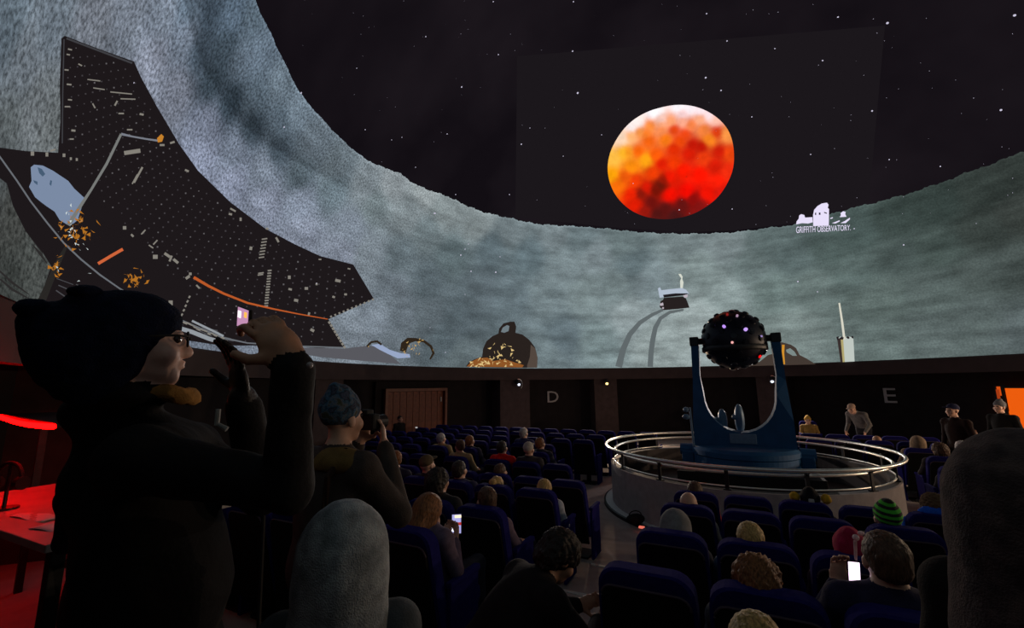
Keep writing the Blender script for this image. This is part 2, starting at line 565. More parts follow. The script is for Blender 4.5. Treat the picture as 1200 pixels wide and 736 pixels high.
def in_poly(pt, poly):
    x, y = pt
    c = False
    n = len(poly)
    for i in range(n):
        x0, y0 = poly[i]
        x1, y1 = poly[(i + 1) % n]
        if (y0 > y) != (y1 > y) and x < (x1 - x0) * (y - y0) / (y1 - y0) + x0:
            c = not c
    return c

def ribbon(pts, wd):
    L, Rr = [], []
    n = len(pts)
    for i, (x, y) in enumerate(pts):
        a, b = pts[max(i - 1, 0)], pts[min(i + 1, n - 1)]
        dx, dy = b[0] - a[0], b[1] - a[1]
        d = math.hypot(dx, dy) or 1
        wi = wd[i] if hasattr(wd, '__len__') else wd
        L.append((x - dy / d * wi / 2, y + dx / d * wi / 2))
        Rr.append((x + dy / d * wi / 2, y - dx / d * wi / 2))
    return [[L[i], L[i + 1], Rr[i + 1], Rr[i]] for i in range(n - 1)]

def decal(name, polys, mt, inset, parent, step=16, **k):
    """a patch of the projected picture lying on the dome surface"""
    bm = bmesh.new()
    for poly in polys:
        vs = [bm.verts.new((x, y, 0)) for x, y in poly]
        for tri_ in tessellate_polygon([[Vector((x, y, 0)) for x, y in poly]]):
            try:
                bm.faces.new([vs[i] for i in tri_])
            except ValueError:
                pass
    xs = [v.co.x for v in bm.verts]
    ys = [v.co.y for v in bm.verts]
    if step:
        for ax, lo, hi in ((0, min(xs), max(xs)), (1, min(ys), max(ys))):
            q = math.ceil(lo / step) * step
            while q < hi:
                co = Vector((q, 0, 0)) if ax == 0 else Vector((0, q, 0))
                no = Vector((1, 0, 0)) if ax == 0 else Vector((0, 1, 0))
                bmesh.ops.bisect_plane(bm, geom=bm.verts[:] + bm.edges[:] + bm.faces[:], plane_co=co, plane_no=no)
                q += step
    for v in bm.verts:
        v.co = Vector(dome_pt(v.co.x, v.co.y, inset))
    return bm_obj(name, bm, mt, parent, **k)

# faint lighter frame of the inserted moon picture
decal('projected_frame', [[(606, 66), (1037, 30), (1018, 238), (975, 248), (934, 261), (862, 270), (806, 272), (712, 266), (604, 254)]],
      glow('frame_glow', (27, 23, 27)), 0.012, dome, label='faint lighter rectangle around the projected moon')

# the eclipsed moon
mo = [(795, 123), (774, 126.5), (753, 134), (736, 146), (723, 163), (714, 182), (712, 202), (719, 225), (729, 238), (742, 248), (757, 254), (772, 256.5),
      (787, 256.5), (801, 254), (826, 243), (841, 231), (852, 215), (859, 198), (860, 181), (856, 158), (849, 146), (839, 137), (829, 130.5), (818, 126), (807, 123.5)]
mc = np.mean(mo, 0)
oa = np.arctan2([p[1] - mc[1] for p in mo], [p[0] - mc[0] for p in mo])
orr = np.hypot([p[0] - mc[0] for p in mo], [p[1] - mc[1] for p in mo])
srt = np.argsort(oa)
oa, orr = oa[srt], orr[srt]
NM, NRM = 120, 40
aa = np.linspace(-PI, PI, NM, endpoint=False)
rr = np.interp(aa, np.concatenate([oa - 2 * PI, oa, oa + 2 * PI]), np.tile(orr, 3))
rr = np.convolve(np.tile(rr, 3), np.ones(5) / 5, 'same')[NM:2 * NM]
P2 = [tuple(mc)]
for j in range(1, NRM + 1):
    for i in range(NM):
        P2.append((mc[0] + math.cos(aa[i]) * rr[i] * j / NRM, mc[1] + math.sin(aa[i]) * rr[i] * j / NRM))
P2 = np.array(P2)
MFc = [(0, 1 + i, 1 + (i + 1) % NM) for i in range(NM)]
for j in range(NRM - 1):
    for i in range(NM):
        a_, b_ = 1 + j * NM + i, 1 + j * NM + (i + 1) % NM
        MFc.append((a_, a_ + NM, b_ + NM, b_))
MC = [(765, 131, 255, 250, 255), (740, 148, 255, 242, 240), (727, 161, 255, 225, 200), (808, 127, 255, 244, 250), (832, 135, 255, 225, 230), (775, 146, 252, 165, 120), (800, 142, 252, 170, 140), (757, 157, 250, 125, 40), (825, 152, 248, 130, 60), (762, 148, 252, 140, 60), (786, 142, 250, 160, 110), (740, 160, 255, 175, 110), (810, 146, 248, 130, 70), (795, 125, 255, 250, 255), (770, 130, 255, 248, 250), (820, 129, 255, 232, 238), (748, 143, 255, 240, 236), (728, 163, 255, 215, 180), (838, 140, 250, 190, 170),
      (800, 134, 255, 215, 215), (775, 140, 255, 205, 190), (820, 140, 250, 170, 130), (852, 157, 248, 150, 70), (750, 155, 250, 150, 70), (735, 178, 252, 150, 30),
      (760, 165, 248, 100, 15), (775, 152, 250, 140, 80), (718, 185, 255, 190, 70), (716, 205, 255, 165, 10), (724, 217, 248, 110, 10), (731, 178, 255, 185, 40),
      (790, 152, 235, 70, 15), (803, 158, 235, 70, 20), (797, 165, 238, 72, 10), (812, 170, 205, 25, 8), (822, 172, 190, 20, 6), (831, 163, 245, 130, 30), (840, 155, 222, 60, 15),
      (843, 178, 205, 28, 8), (838, 195, 215, 28, 8), (825, 185, 238, 60, 15), (855, 180, 238, 70, 15), (808, 180, 215, 28, 6), (790, 175, 225, 45, 5), (780, 163, 248, 120, 20),
      (757, 187, 255, 165, 20), (740, 195, 253, 140, 15), (748, 177, 245, 100, 10), (768, 182, 248, 90, 10), (775, 192, 225, 30, 5), (790, 190, 238, 55, 5), (800, 200, 252, 25, 2),
      (820, 205, 254, 20, 2), (840, 212, 250, 30, 8), (853, 200, 240, 45, 15), (785, 208, 240, 25, 4), (765, 203, 235, 60, 6), (745, 212, 240, 60, 8), (733, 208, 240, 90, 12),
      (774, 217, 105, 22, 10), (778, 212, 150, 24, 8), (768, 222, 120, 20, 8), (751, 227, 130, 22, 10), (758, 220, 215, 25, 6), (740, 228, 240, 35, 4), (745, 240, 225, 28, 4),
      (762, 237, 110, 18, 14), (785, 228, 240, 15, 2), (805, 225, 250, 12, 2), (830, 226, 245, 20, 4), (812, 233, 140, 14, 12), (800, 240, 100, 20, 18), (780, 245, 90, 20, 18),
      (790, 253, 72, 22, 22), (770, 252, 84, 22, 20), (755, 248, 150, 24, 14), (820, 242, 130, 20, 18), (843, 226, 220, 25, 12)]
mcol = idw(P2, np.array([c[:2] for c in MC], float), np.array([lin(c[2:]) for c in MC]), 3.2, 2.2)
me = np_mesh('projected_moon', np.array([dome_pt(x, y, 0.04) for x, y in P2]), MFc)
ca = me.color_attributes.new('picture', 'FLOAT_COLOR', 'POINT')
ca.data.foreach_set('color', np.concatenate([mcol, np.ones((len(P2), 1))], 1).ravel())
uvl = me.uv_layers.new(name='panorama')
li = np.zeros(len(me.loops), dtype=np.int32)
me.loops.foreach_get('vertex_index', li)
uvl.data.foreach_set('uv', ((P2 - mc) / 70)[li].ravel())
link_mesh('projected_moon', me, attr_glow('projected_red_moon', [(1, 1, 5, 6, 0.6, 0.3, 0.7, 0.12)]), dome, smooth=True,
          label='projected red orange eclipsed moon with a white upper edge')

# stars thrown by the projector: bright ones from the photograph, faint ones scattered
STARS = [(541, 102, 1.7), (499, 43, 1.2), (584, 64, 1.3), (671, 60, 1.5), (428, 152, 1.2), (418, 80, 1), (524, 157, 1.2), (471, 161, 1), (459, 164, 1), (677, 109, 2.2),
         (611, 169, 1.6), (672, 2, 1.3), (578, 2, 1.2), (705, 158, 1), (660, 183, 1), (597, 228, 1.2), (509, 250, 1.7), (487, 196, 1), (534, 228, 1.2), (621, 150, 1),
         (828, 16, 1.2), (827, 91, 1.8), (845, 106, 1.4), (852, 48, 1.2), (982, 20, 1.3), (1040, 27, 1.9), (1189, 18, 1.8), (1173, 129, 1.6), (1022, 130, 1.4), (964, 71, 1.2),
         (881, 137, 1.1), (908, 57, 1), (950, 181, 1), (1042, 187, 1), (1102, 195, 1), (858, 245, 1.1), (796, 246, 1.4), (333, 149, 1.8), (353, 109, 2), (510, 250, 1.6),
         (540, 299, 1.8), (545, 292, 1.3), (549, 286, 1.2), (552, 318, 1.6), (581, 319, 1.9), (586, 301, 1.1), (545, 345, 1), (935, 330, 1.4), (958, 342, 1), (1059, 287, 1.2),
         (742, 215, 1.0), (157, 97, 1.5), (371, 332, 1.4), (410, 298, 1.1), (419, 297, 1), (1001, 268, 1.1), (504, 384, 1), (522, 413, 1.2)]
for _ in range(150):
    x, y = random.uniform(310, 1200), random.uniform(0, 265)
    STARS.append((x, y, random.uniform(0.18, 0.5)))
bm = bmesh.new()
for x, y, s in STARS:
    c = dome_pt(x, y, 0.09)
    d = Vector(CAM - c)
    r = s * 0.5 * d.length / FPX
    q = Vector(dome_c - c).to_track_quat('Z', 'Y').to_matrix().to_4x4()
    bmesh.ops.create_circle(bm, cap_ends=True, segments=6, radius=r, matrix=Matrix.Translation(Vector(c)) @ q)
bm_obj('projected_stars', bm, glow('star_glow', (205, 200, 222)), dome, kind='stuff', label='small white projected stars')

# ---- the dark fan of a solar array with the lander behind it
G_ARR = glow('array_dark', (29, 24, 26))
ARR = [(-25, 170), (0, 173), (30, 177), (68, 179), (71, 140), (70, 100), (72, 45), (76, 42), (115, 57), (157, 72), (165, 90), (184, 125), (210, 169), (232, 200), (270, 237), (311, 268), (345, 286),
       (375, 300), (414, 310), (426, 330), (438, 350), (410, 363), (385, 374), (394, 391), (405, 407), (375, 408), (345, 406), (300, 405), (259, 405), (200, 396), (120, 377), (60, 361),
       (44, 357), (52, 335), (60, 312), (50, 296), (30, 271), (15, 241), (8, 215), (-25, 190)]
arr = decal('projected_solar_array', [ARR], G_ARR, 0.045, dome, label='projected black fan of solar panels on the lunar plain')
decal('sunlit_rock', [[(36, 196), (40, 193), (50, 194), (62, 200), (71, 206), (80, 212), (87, 221), (99, 232), (96, 242), (91, 258), (86, 262), (80, 264), (70, 258), (64, 248), (55, 242), (47, 236),
                       (41, 231), (37, 224), (34, 219), (37, 212)]], glow('rock_blue', (122, 138, 164)), 0.06, arr, label='pale blue rock seen through the array')
decal('rock_shadow', [[(44, 196), (49, 198), (53, 204), (50, 207), (46, 203)], [(39, 211), (44, 213), (44, 217), (40, 214)], [(59, 211), (61, 212), (60, 218), (58, 216)]],
      glow('rock_dark', (70, 92, 116)), 0.066, arr)
decal('boom', ribbon([(80, 264), (92, 245), (107, 222), (125, 192), (142, 157)], [5, 4, 3, 3.2, 3]), glow('boom_grey', (118, 120, 118)), 0.07, arr, label='pale jointed antenna boom')
decal('boom_arm', ribbon([(142, 157), (155, 160), (172, 163), (186, 165)], [3, 2, 2, 2.4]), glow('boom_arm_grey', (120, 124, 134)), 0.07, arr)
decal('boom_tip', [[(184, 162), (189, 157), (192, 160), (190, 166), (185, 167)]], glow('boom_tip_orange', (196, 128, 44)), 0.075, arr)
decal('array_rim', ribbon([(-20, 160), (0, 184), (20, 212), (36, 236), (56, 262), (75, 285), (95, 304), (117, 322), (140, 338), (165, 352), (200, 370), (230, 383), (262, 396), (290, 402), (345, 405.5), (404, 407.5)],
                          [2, 2, 2, 2, 2, 2, 2, 2, 1.8, 1.8, 2, 2.2, 2, 1.5, 1.5, 1.5]), glow('rim_grey', (104, 108, 114)), 0.07, arr, label='pale curved edge line')
decal('array_edge', ribbon([(73, 168), (73.5, 110), (75, 46)], 1.4) + ribbon([(78, 45), (115, 59), (155, 74)], 2.2), glow('edge_grey', (62, 62, 66)), 0.06, arr)
decal('orange_strut', ribbon([(115, 309), (130, 300), (144, 292)], 3.6), glow('strut_orange', (206, 100, 58)), 0.075, arr, label='short orange strut')
decal('orange_line', ribbon([(227, 325), (244, 335), (262, 344), (290, 355), (320, 362), (350, 368), (384, 374)], [3.4, 3, 2.6, 2.4, 1.8, 1.4, 1]), glow('line_orange', (184, 88, 40)), 0.075, arr, label='thin orange line across the array')
# dotted rows, each perpendicular to the outer edge
dots, dot2 = [], []
cx, cy = 412, 42
for ia in range(0, 64):
    a = math.radians(78 + ia * 1.95)
    k = 0
    for rad in np.arange(200, 400, 8.5):
        rad = rad + (ia % 2) * 4.2
        x, y = cx + math.cos(a) * rad, cy + math.sin(a) * rad
        if not in_poly((x, y), ARR) or x < 78 or not all(in_poly((x + ex, y + ey), ARR) for ex, ey in ((6, -6), (5, 5), (-5, 5), (6, 0))):
            continue
        if y > 190 + (x - 78) * 1.05 and x < 230:
            continue
        s = random.uniform(0.55, 0.95)
        (dots if random.random() < 0.8 else dot2).append([(x - s, y - s), (x + s, y - s), (x + s, y + s), (x - s, y + s)])
decal('array_dots', dots, glow('dot_grey', (66, 62, 66)), 0.06, arr, step=0, kind='stuff', label='rows of small grey dots')
decal('bright_dots', dot2, glow('dot_white', (96, 93, 96)), 0.062, arr, step=0, kind='stuff')
marks = []
def mk(x, y, w_, h_, a=0.0):
    c, s = math.cos(a), math.sin(a)
    marks.append([(x + c * u * w_ / 2 - s * v * h_ / 2, y + s * u * w_ / 2 + c * v * h_ / 2) for u, v in ((-1, -1), (1, -1), (1, 1), (-1, 1))])
for x, y, a_, b_, an in ((38, 180, 5, 6, 0), (55, 181, 4, 6, 0), (75, 182, 4, 5, 0), (62, 176, 8, 2.5, -.3), (83, 186, 3, 4, 0), (90, 187, 3, 4, 0), (146, 267, 5, 5, 0), (155, 276, 5, 3, .8),
                          (168, 272, 2, 9, .75), (182, 284, 2, 9, .75), (177, 289, 8, 2, .6), (182, 301, 7, 6, 0), (196, 299, 10, 4, .6), (206, 306, 9, 4, .7), (200, 303, 3, 9, .4), (220, 325, 7, 4, -.6),
                          (223, 321, 4, 4, 0), (232, 336, 7, 2.5, .8), (110, 94, 19, 1.7, .12), (116, 104, 17, 1.7, .15), (142, 109, 32, 1.7, .1), (150, 116, 22, 1.7, .03), (136, 121, 2.5, 8, .5), (110, 124, 2, 8, -.5),
                          (142, 133, 8, 2.2, 0), (166, 134, 6, 3, .2), (152, 152, 8, 2.2, 0), (86, 153, 6, 3, .1), (84, 163, 6, 2, 0), (82, 58, 6, 2, .2), (80, 64, 5, 2, .2), (94, 76, 6, 2, .5), (78, 82, 6, 2, .1),
                          (81, 99, 7, 2.4, .1), (82, 117, 6, 2, .1), (79, 125, 8, 2, 0), (162, 205, 3, 26, .5), (158, 210, 2, 16, .5), (155, 178, 24, 6, -.15), (219, 200, 6, 3, .4), (190, 170, 7, 3, 0), (202, 167, 7, 3, -.3),
                          (273, 246, 9, 2.6, .5), (270, 251, 5, 3, .2), (282, 257, 3, 5, 0), (313, 268, 4, 3, .3), (325, 281, 3, 8, -.5), (294, 291, 4, 5, .2), (339, 325, 4, 5, 0), (340, 339, 5, 3, .2), (359, 338, 5, 4, 0),
                          (347, 352, 6, 4, .2), (371, 333, 3, 3, 0), (396, 329, 8, 4, .2), (391, 348, 4, 3, .3), (405, 345, 4, 3, 0), (362, 368, 3, 5, .2), (366, 387, 6, 4, .5), (200, 355, 6, 7, 0), (375, 304, 4, 2, 0), (409, 315, 4, 2, .2)):
    mk(x, y, a_ * .8, b_ * .8, an)
for k in range(9):
    mk(310 - k * 0.6, 280 + k * 3.6 if k < 7 else 306 + k * 2, 6.5, 1.5, -.15)
for k in range(14):
    mk(316 - k * 0.32, 317 + k * 3.2, 4.6, 1.7, -.1)
for k in range(11):
    mk(388 + k * 4.9, 371 - k * 2.0, 2.2, 2.2, -.4)
for k in range(9):
    mk(386 + k * 2.2, 378 + k * 3.6, 3.0, 2.6, 1.0)
for k in range(7):
    mk(222 - k * 2.2, 348 + k * 5.2, 3.0, 2.0, -1.0)
for k in range(16):
    mk(205 + k * 4, 373 + k * 1.7 + random.uniform(-2, 2), random.uniform(3, 6), random.uniform(1, 2.2), .4)
decal('array_marks', marks, glow('mark_pale', (132, 128, 120)), 0.075, arr, step=0, kind='stuff', label='small pale marks on the array')
gold = []
for _ in range(120):
    k = random.random()
    if k < .6:
        x, y = random.gauss(88, 9), random.gauss(270, 13)
    elif k < .78:
        x, y = random.gauss(66, 4), random.gauss(310, 7)
    else:
        x, y = random.gauss(158, 8), random.gauss(328, 6)
    gold.append([(x + random.uniform(-4, 4), y + random.uniform(-4, 4)) for _ in range(3)])
decal('gold_foil', gold, glow('foil_gold', (176, 112, 36)), 0.08, arr, step=0, kind='stuff', label='scraps of golden foil on the lander')
decal('foil_glints', [[(x + random.uniform(-2.4, 2.4), y + random.uniform(-2.4, 2.4)) for _ in range(3)] for x, y in
      [(random.gauss(86, 9), random.gauss(272, 13)) for _ in range(26)] + [(68, 316), (67, 314), (105, 322), (92, 330)]], glow('glint_white', (205, 215, 215)), 0.085, arr, step=0, kind='stuff')
decal('lander_leg', ribbon([(78, 288), (66, 312), (50, 350), (46, 357)], [3, 7, 9, 10]), glow('leg_dark', (40, 38, 36)), 0.07, arr)
decal('patch_streaks', sum([ribbon([(2 + k * 5.2, 196 + k * 13), (9 + k * 5.4, 206 + k * 13), (16 + k * 5.6, 222 + k * 12.4)], [1, 3.2, 1]) for k in range(8)], []) +
      sum([ribbon([(0, 318 + k * 9), (14, 331 + k * 8), (34, 345 + k * 5)], [2, 3, 1]) for k in range(2)], []), glow('patch_dark', (44, 42, 42)), 0.03, dome, label='dark streaks across the pale lunar patch')
strk = []
for k in range(26):
    x = random.uniform(60, 255)
    y = 322 + (x - 60) * .36 + random.uniform(-4, 22)
    if in_poly((x, y), ARR):
        strk += ribbon([(x, y), (x + random.uniform(10, 22), y + random.uniform(3, 9))], random.uniform(.8, 2))
decal('lander_streaks', strk, glow('streak_grey', (74, 74, 78)), 0.065, arr, step=0, kind='stuff')
decal('bright_streaks', ribbon([(205, 383), (225, 389), (245, 397), (262, 402)], 5) + ribbon([(225, 376), (250, 388), (262, 394)], 2.5), glow('streak_white', (146, 152, 158)), 0.072, arr)
decal('dust_bank', [[(343, 407), (404, 408.5), (432, 405), (447, 408), (462, 420), (470, 426.8), (450, 425), (420, 422.5), (375, 418.5), (343, 413)]], glow('bank_grey', (88, 88, 94)), 0.05, dome,
      label='projected smooth grey bank below the array')
decal('white_sheet', [[(435, 404), (445, 403), (457, 410), (470, 414), (480, 415), (481, 419), (466, 420), (455, 415), (445, 410)]], glow('sheet_blue', (150, 165, 196)), 0.06, dome, label='projected crumpled pale blue sheet')
decal('wire_loop', ribbon([(472, 412), (474, 404), (479, 399), (487, 398), (497, 400), (505, 406), (508, 414), (504, 421)], [7, 9, 7, 4, 3, 3, 3, 2]) + ribbon([(430, 406), (435, 401), (442, 400), (447, 404)], 2.5),
      glow('loop_dark', (46, 36, 26)), 0.065, dome, label='projected dark wire loop with gold flecks')
decal('loop_flecks', [[(x + random.uniform(-2.2, 2.2), y + random.uniform(-2.2, 2.2)) for _ in range(3)] for x, y in
      [(random.uniform(473, 492), random.uniform(397, 417)) for _ in range(22)] + [(507, 411), (431, 405), (495, 400)]], glow('fleck_gold', (196, 160, 96)), 0.07, dome, step=0, kind='stuff')
# gold wrapped instrument with a dark rounded hood
ins = decal('projected_instrument', [[(546, 429.5), (549, 425), (556, 421), (565, 418), (566, 409), (570, 400), (577, 394), (584, 391), (585, 385), (590, 379), (598, 377), (603, 377), (605, 383), (604, 390), (612, 392),
                                      (620, 398), (627, 407), (630, 419), (629.5, 431), (600, 431), (570, 430.5)]], glow('hood_dark', (40, 33, 30)), 0.06, dome, label='projected instrument with dark hood wrapped in gold foil')
decal('hood_gap', [[(587, 389), (589, 384), (594, 381), (597, 382), (596, 388), (591, 390)]], glow('gap_grey', (110, 122, 128)), 0.066, ins)
decal('gold_wrap', [[(547, 429.5), (552, 424), (560, 420), (571, 419), (578, 423), (592, 421), (604, 425), (614, 428), (612, 430.6), (570, 430)]], glow('wrap_gold', (140, 84, 38)), 0.066, ins)
decal('gold_glints', [[(x + random.uniform(-3, 3), y + random.uniform(-3, 3)) for _ in range(3)] for x, y in
      [(random.uniform(549, 612), random.uniform(421, 429)) for _ in range(34)] + [(random.uniform(573, 602), random.uniform(401, 422)) for _ in range(20)]], glow('glint_cream', (220, 190, 128)), 0.072, ins, step=0, kind='stuff')
decal('hood_side', [[(622, 404), (627, 408), (630, 419), (629.5, 431), (617, 430.8), (621, 418)]], glow('hood_brown', (82, 70, 62)), 0.064, ins)
# rover with its wheel tracks
tr = decal('wheel_track', ribbon([(777, 363), (764, 369), (750, 378), (738, 392), (730, 410), (725, 430)], [3, 4, 5, 6, 7, 8]), glow('track_grey', (96, 104, 106)), 0.03, dome, label='projected left wheel track of the rover')
decal('wheel_track', ribbon([(801, 363), (785, 366), (774, 373), (768, 384), (765, 398), (763, 412), (762, 430)], [2.5, 3.5, 4.5, 5.5, 6, 6, 6.5]), glow('track_grey', (96, 104, 106)), 0.03, dome, label='projected right wheel track of the rover')
rv = decal('projected_rover', [[(774, 353), (777, 351.5), (778, 349), (800, 347.5), (804, 350), (806, 355), (808, 360.5), (795, 362), (778, 363.5), (773, 360)]], glow('rover_dark', (38, 32, 32)), 0.06, dome, step=0, label='projected rover with white top and mast')
decal('rover_top', [[(771, 338), (773.5, 336.5), (775, 340), (799, 337.5), (804, 339.5), (808, 344.5), (801, 346), (777, 348.5), (773, 349)]], glow('rover_white', (176, 188, 204)), 0.066, rv, step=0)
decal('rover_gap', [[(777, 345.5), (797, 343), (808, 344), (801, 346), (778, 348.6)]], glow('rover_gap_dark', (30, 26, 30)), 0.07, rv, step=0)
decal('rover_mast', [[(797.3, 337.5), (797, 329.5), (798.3, 326), (796, 323), (795, 321), (798, 321), (800, 324.5), (799.6, 327), (801, 331), (800, 338)]], glow('mast_cream', (212, 216, 204)), 0.066, rv, step=0)
decal('rover_glints', [[(773, 356), (777, 354.5), (777.6, 358), (774, 358.5)], [(776, 360), (778, 360), (778, 362), (776, 362)], [(800.5, 346), (806, 345), (805.5, 348.4), (802, 349)]], glow('rover_glint', (186, 176, 186)), 0.072, rv, step=0)
# leaning antenna, white canister
tri = decal('projected_antenna', [[(878, 429), (890, 424), (900, 416), (908, 414), (910, 402), (916, 401), (927, 404), (933, 408), (937, 416), (945, 420), (956, 427)]], glow('antenna_brown', (66, 56, 50)), 0.06, dome, label='projected folded antenna frame with gold braces')
decal('antenna_gap', [[(921, 410), (926, 408), (931, 412), (934, 417), (929, 417), (922, 413)]], glow('gap_pale', (122, 136, 134)), 0.066, tri, step=0)
decal('antenna_brace', ribbon([(918, 404), (917.5, 414), (918.5, 427)], 3), glow('brace_gold', (206, 142, 44)), 0.066, tri, step=0)
can = decal('projected_canister', [[(981, 397), (985, 394.5), (995, 394.5), (1000, 395.5), (1001.5, 423.6), (985, 424.5)]], glow('canister_white', (190, 198, 192)), 0.06, dome, step=0, label='projected white canister standing on the lunar plain')
decal('canister_shade', [[(981, 397), (985, 396), (988, 424.4), (985, 424.5)]], glow('canister_dark', (58, 48, 46)), 0.066, can, step=0)
decal('canister_band', [[(985, 396), (988, 395.5), (990, 424.2), (987.6, 424.4)]], glow('canister_gold', (176, 164, 112)), 0.067, can, step=0)
decal('canister_rim', [[(980, 395), (983, 394), (982.5, 398.5), (981, 398.5)], [(984, 396), (987, 394), (989, 395.5), (988, 398), (985, 398)], [(991, 395), (994, 394), (996, 396), (994, 397.5)], [(997.5, 394), (1000, 394), (1000, 397), (998, 396)]], glow('canister_knob', (36, 30, 34)), 0.07, can, step=0)
decal('projected_rod', ribbon([(989.5, 398), (987, 378), (983.5, 355)], [2.8, 2.6, 2]), glow('rod_cream', (214, 212, 196)), 0.068, dome, step=0, label='projected thin cream rod leaning on the canister')

# the observatory logo in the projected picture
G_LOGO = glow('logo_white', (232, 224, 250))
logo = decal('projected_logo', [
    [(933, 263), (933.5, 259.5), (936, 256.5), (936.5, 252.5), (939, 251), (942.5, 252), (943.5, 255), (952, 254.5), (952.5, 260.5), (947, 262), (940, 261.5)],
    [(953, 265), (952.8, 252), (954, 246), (958, 241.5), (963, 238.5), (969, 237.5), (971, 240), (970, 243.5), (971.5, 245), (971.2, 264.2)],
    [(984, 254.5), (985.5, 252), (985, 250), (988, 247.5), (991, 248.5), (990.5, 251), (992, 254)],
    [(973, 255.5), (976, 254.5), (976, 255.8), (973, 256.6)],
    [(975, 261.5), (979, 260), (984, 258), (984, 259.5), (979, 262)], [(985, 261.5), (990, 259), (996, 255), (996, 257), (991, 261.5)]],
    G_LOGO, 0.075, dome, step=0, label='projected white observatory logo with its name')
decal('logo_window', [[(955, 249.5), (956.5, 249), (956.5, 252), (955.2, 252)], [(959.5, 249.2), (961.5, 249), (961.5, 251.8), (959.7, 251.8)], [(965.5, 248.3), (969, 249.3), (969, 250.6), (966, 249.7)]],
      glow('logo_hole', (34, 30, 44)), 0.08, logo, step=0)
def text_mesh(s, extrude=0.0):
    cu = bpy.data.curves.new('lettering', 'FONT')
    cu.body = s
    cu.extrude = extrude
    cu.resolution_u = 3
    o = bpy.data.objects.new('lettering', cu)
    col.objects.link(o)
    dg = bpy.context.evaluated_depsgraph_get()
    me = bpy.data.meshes.new_from_object(o.evaluated_get(dg))
    bpy.data.objects.remove(o)
    return me
tm = text_mesh('GRIFFITH OBSERVATORY.')
vx = np.array([v.co[:] for v in tm.vertices])
x0, x1 = vx[:, 0].min(), vx[:, 0].max()
y0, y1 = vx[:, 1].min(), vx[:, 1].max()
for v, c in zip(tm.vertices, vx):
    u = (c[0] - x0) / (x1 - x0)
    q = (c[1] - y0) / (y1 - y0)
    v.co = Vector(dome_pt(933 + 64 * u, (273.2 - 3.2 * u) - (7.6 - 1.0 * u) * q, 0.076))
link_mesh('logo_lettering', tm, G_LOGO, logo, label='white letters reading GRIFFITH OBSERVATORY')

# ------------------------------------------------------------------ wall fittings
def facing_centre(P):              # local +y points to the hall's centre
    return math.atan2(P[0], -P[1])

def wall_frame(az, r):
    P = azp(r, az)
    return P, facing_centre(P)

# wooden double door in the round wall
daz0, daz1 = -82.0, -67.3
dP, drz = wall_frame((daz0 + daz1) / 2, R_WALL - 0.30)
door = empty('door_1', dP, drz, label='wide wooden plank door in the dark wall', kind='structure')
DW, DH = 2.36, 2.02
bm = bmesh.new()
for sx in (-1, 1):
    box(bm, (sx * DW / 2, 0.06, DH / 2), (0.09, 0.12, DH))
box(bm, (0, 0.06, DH + 0.04), (DW + 0.09, 0.12, 0.09))
bm_obj('door_frame', bm, M_FRAME, door)
bm = bmesh.new()
box(bm, (0, -0.15, DH / 2), (DW + 0.6, 0.2, DH + 0.6))
bm_obj('door_recess', bm, M_WALL, door)
NPL = 9
pw = (DW - 0.1) / NPL
pm = None
for i in range(NPL):
    if pm is None:
        bm = bmesh.new()
        box(bm, (0, 0, 0), (pw - 0.012, 0.04, DH - 0.03), bevel=0.006)
        p = bm_obj('plank', bm, M_WOOD, door)
        pm = p.data
    else:
        p = link_mesh('plank', pm, M_WOOD, door)
    p.location = (-DW / 2 + 0.05 + pw * (i + 0.5), -0.02, DH / 2)
bm = bmesh.new()
box(bm, (-1.02, 0.02, 1.72), (0.05, 0.03, 0.16), bevel=0.01)
bm_obj('door_closer', bm, M_SIGN, door)

# lit doorway at the right with an orange panel beside it
def lit_panel(name, x0, x1, y0, y1, r, mt, label, kind=None, cat=None, frame=0.05):
    A, B = px_cyl(x0, y1, r), px_cyl(x1, y1, r)
    z0, z1 = A[2], px_cyl(x0, y0, r)[2]
    mid = (A + B) / 2
    wd = float(np.linalg.norm((A - B)[:2]))
    e = empty(name, (mid[0], mid[1], z0), facing_centre(mid), label=label, kind=kind, cat=cat)
    bm = bmesh.new()
    box(bm, (0, 0.0, (z1 - z0) / 2), (wd, 0.03, z1 - z0))
    bm_obj('lit_panel', bm, mt, e)
    bm = bmesh.new()
    for sx in (-1, 1):
        box(bm, (sx * (wd / 2 + frame / 2), 0.02, (z1 - z0) / 2), (frame, 0.1, z1 - z0 + frame * 2))
    for zz in (-frame / 2, z1 - z0 + frame / 2):
        box(bm, (0, 0.02, zz), (wd, 0.1, frame))
    bm_obj('frame', bm, M_BLACK, e)
    return e, wd, z1 - z0
ORANGE = glow('doorway_orange', (236, 92, 14), 1.0, True)
dd, dw_, dh_ = lit_panel('door_2', 1192, 1232, 455, 530, R_WALL - 0.3, ORANGE, 'doorway glowing orange in the dark wall', kind='structure')
bm = bmesh.new()
box(bm, (dw_ * 0.5 + 0.14, 0.01, dh_ * 0.5), (0.05, 0.04, dh_ * 0.96))
bm_obj('lit_slit', bm, glow('doorway_dim_orange', (160, 56, 18)), dd)
lp, lw, lh = lit_panel('lit_poster', 1173, 1182, 453, 480, R_WALL - 0.25, glow('poster_orange', (206, 78, 20)), 'small orange lit poster beside the glowing doorway', cat='poster', frame=0.03)
lp.parent = None
bm = bmesh.new()
box(bm, (0.05, 0.03, lh * 0.52), (0.2, 0.02, 0.1))
box(bm, (-0.1, 0.03, lh * 0.3), (0.14, 0.02, 0.06))
bm_obj('poster_motif', bm, M_BLACK, lp)

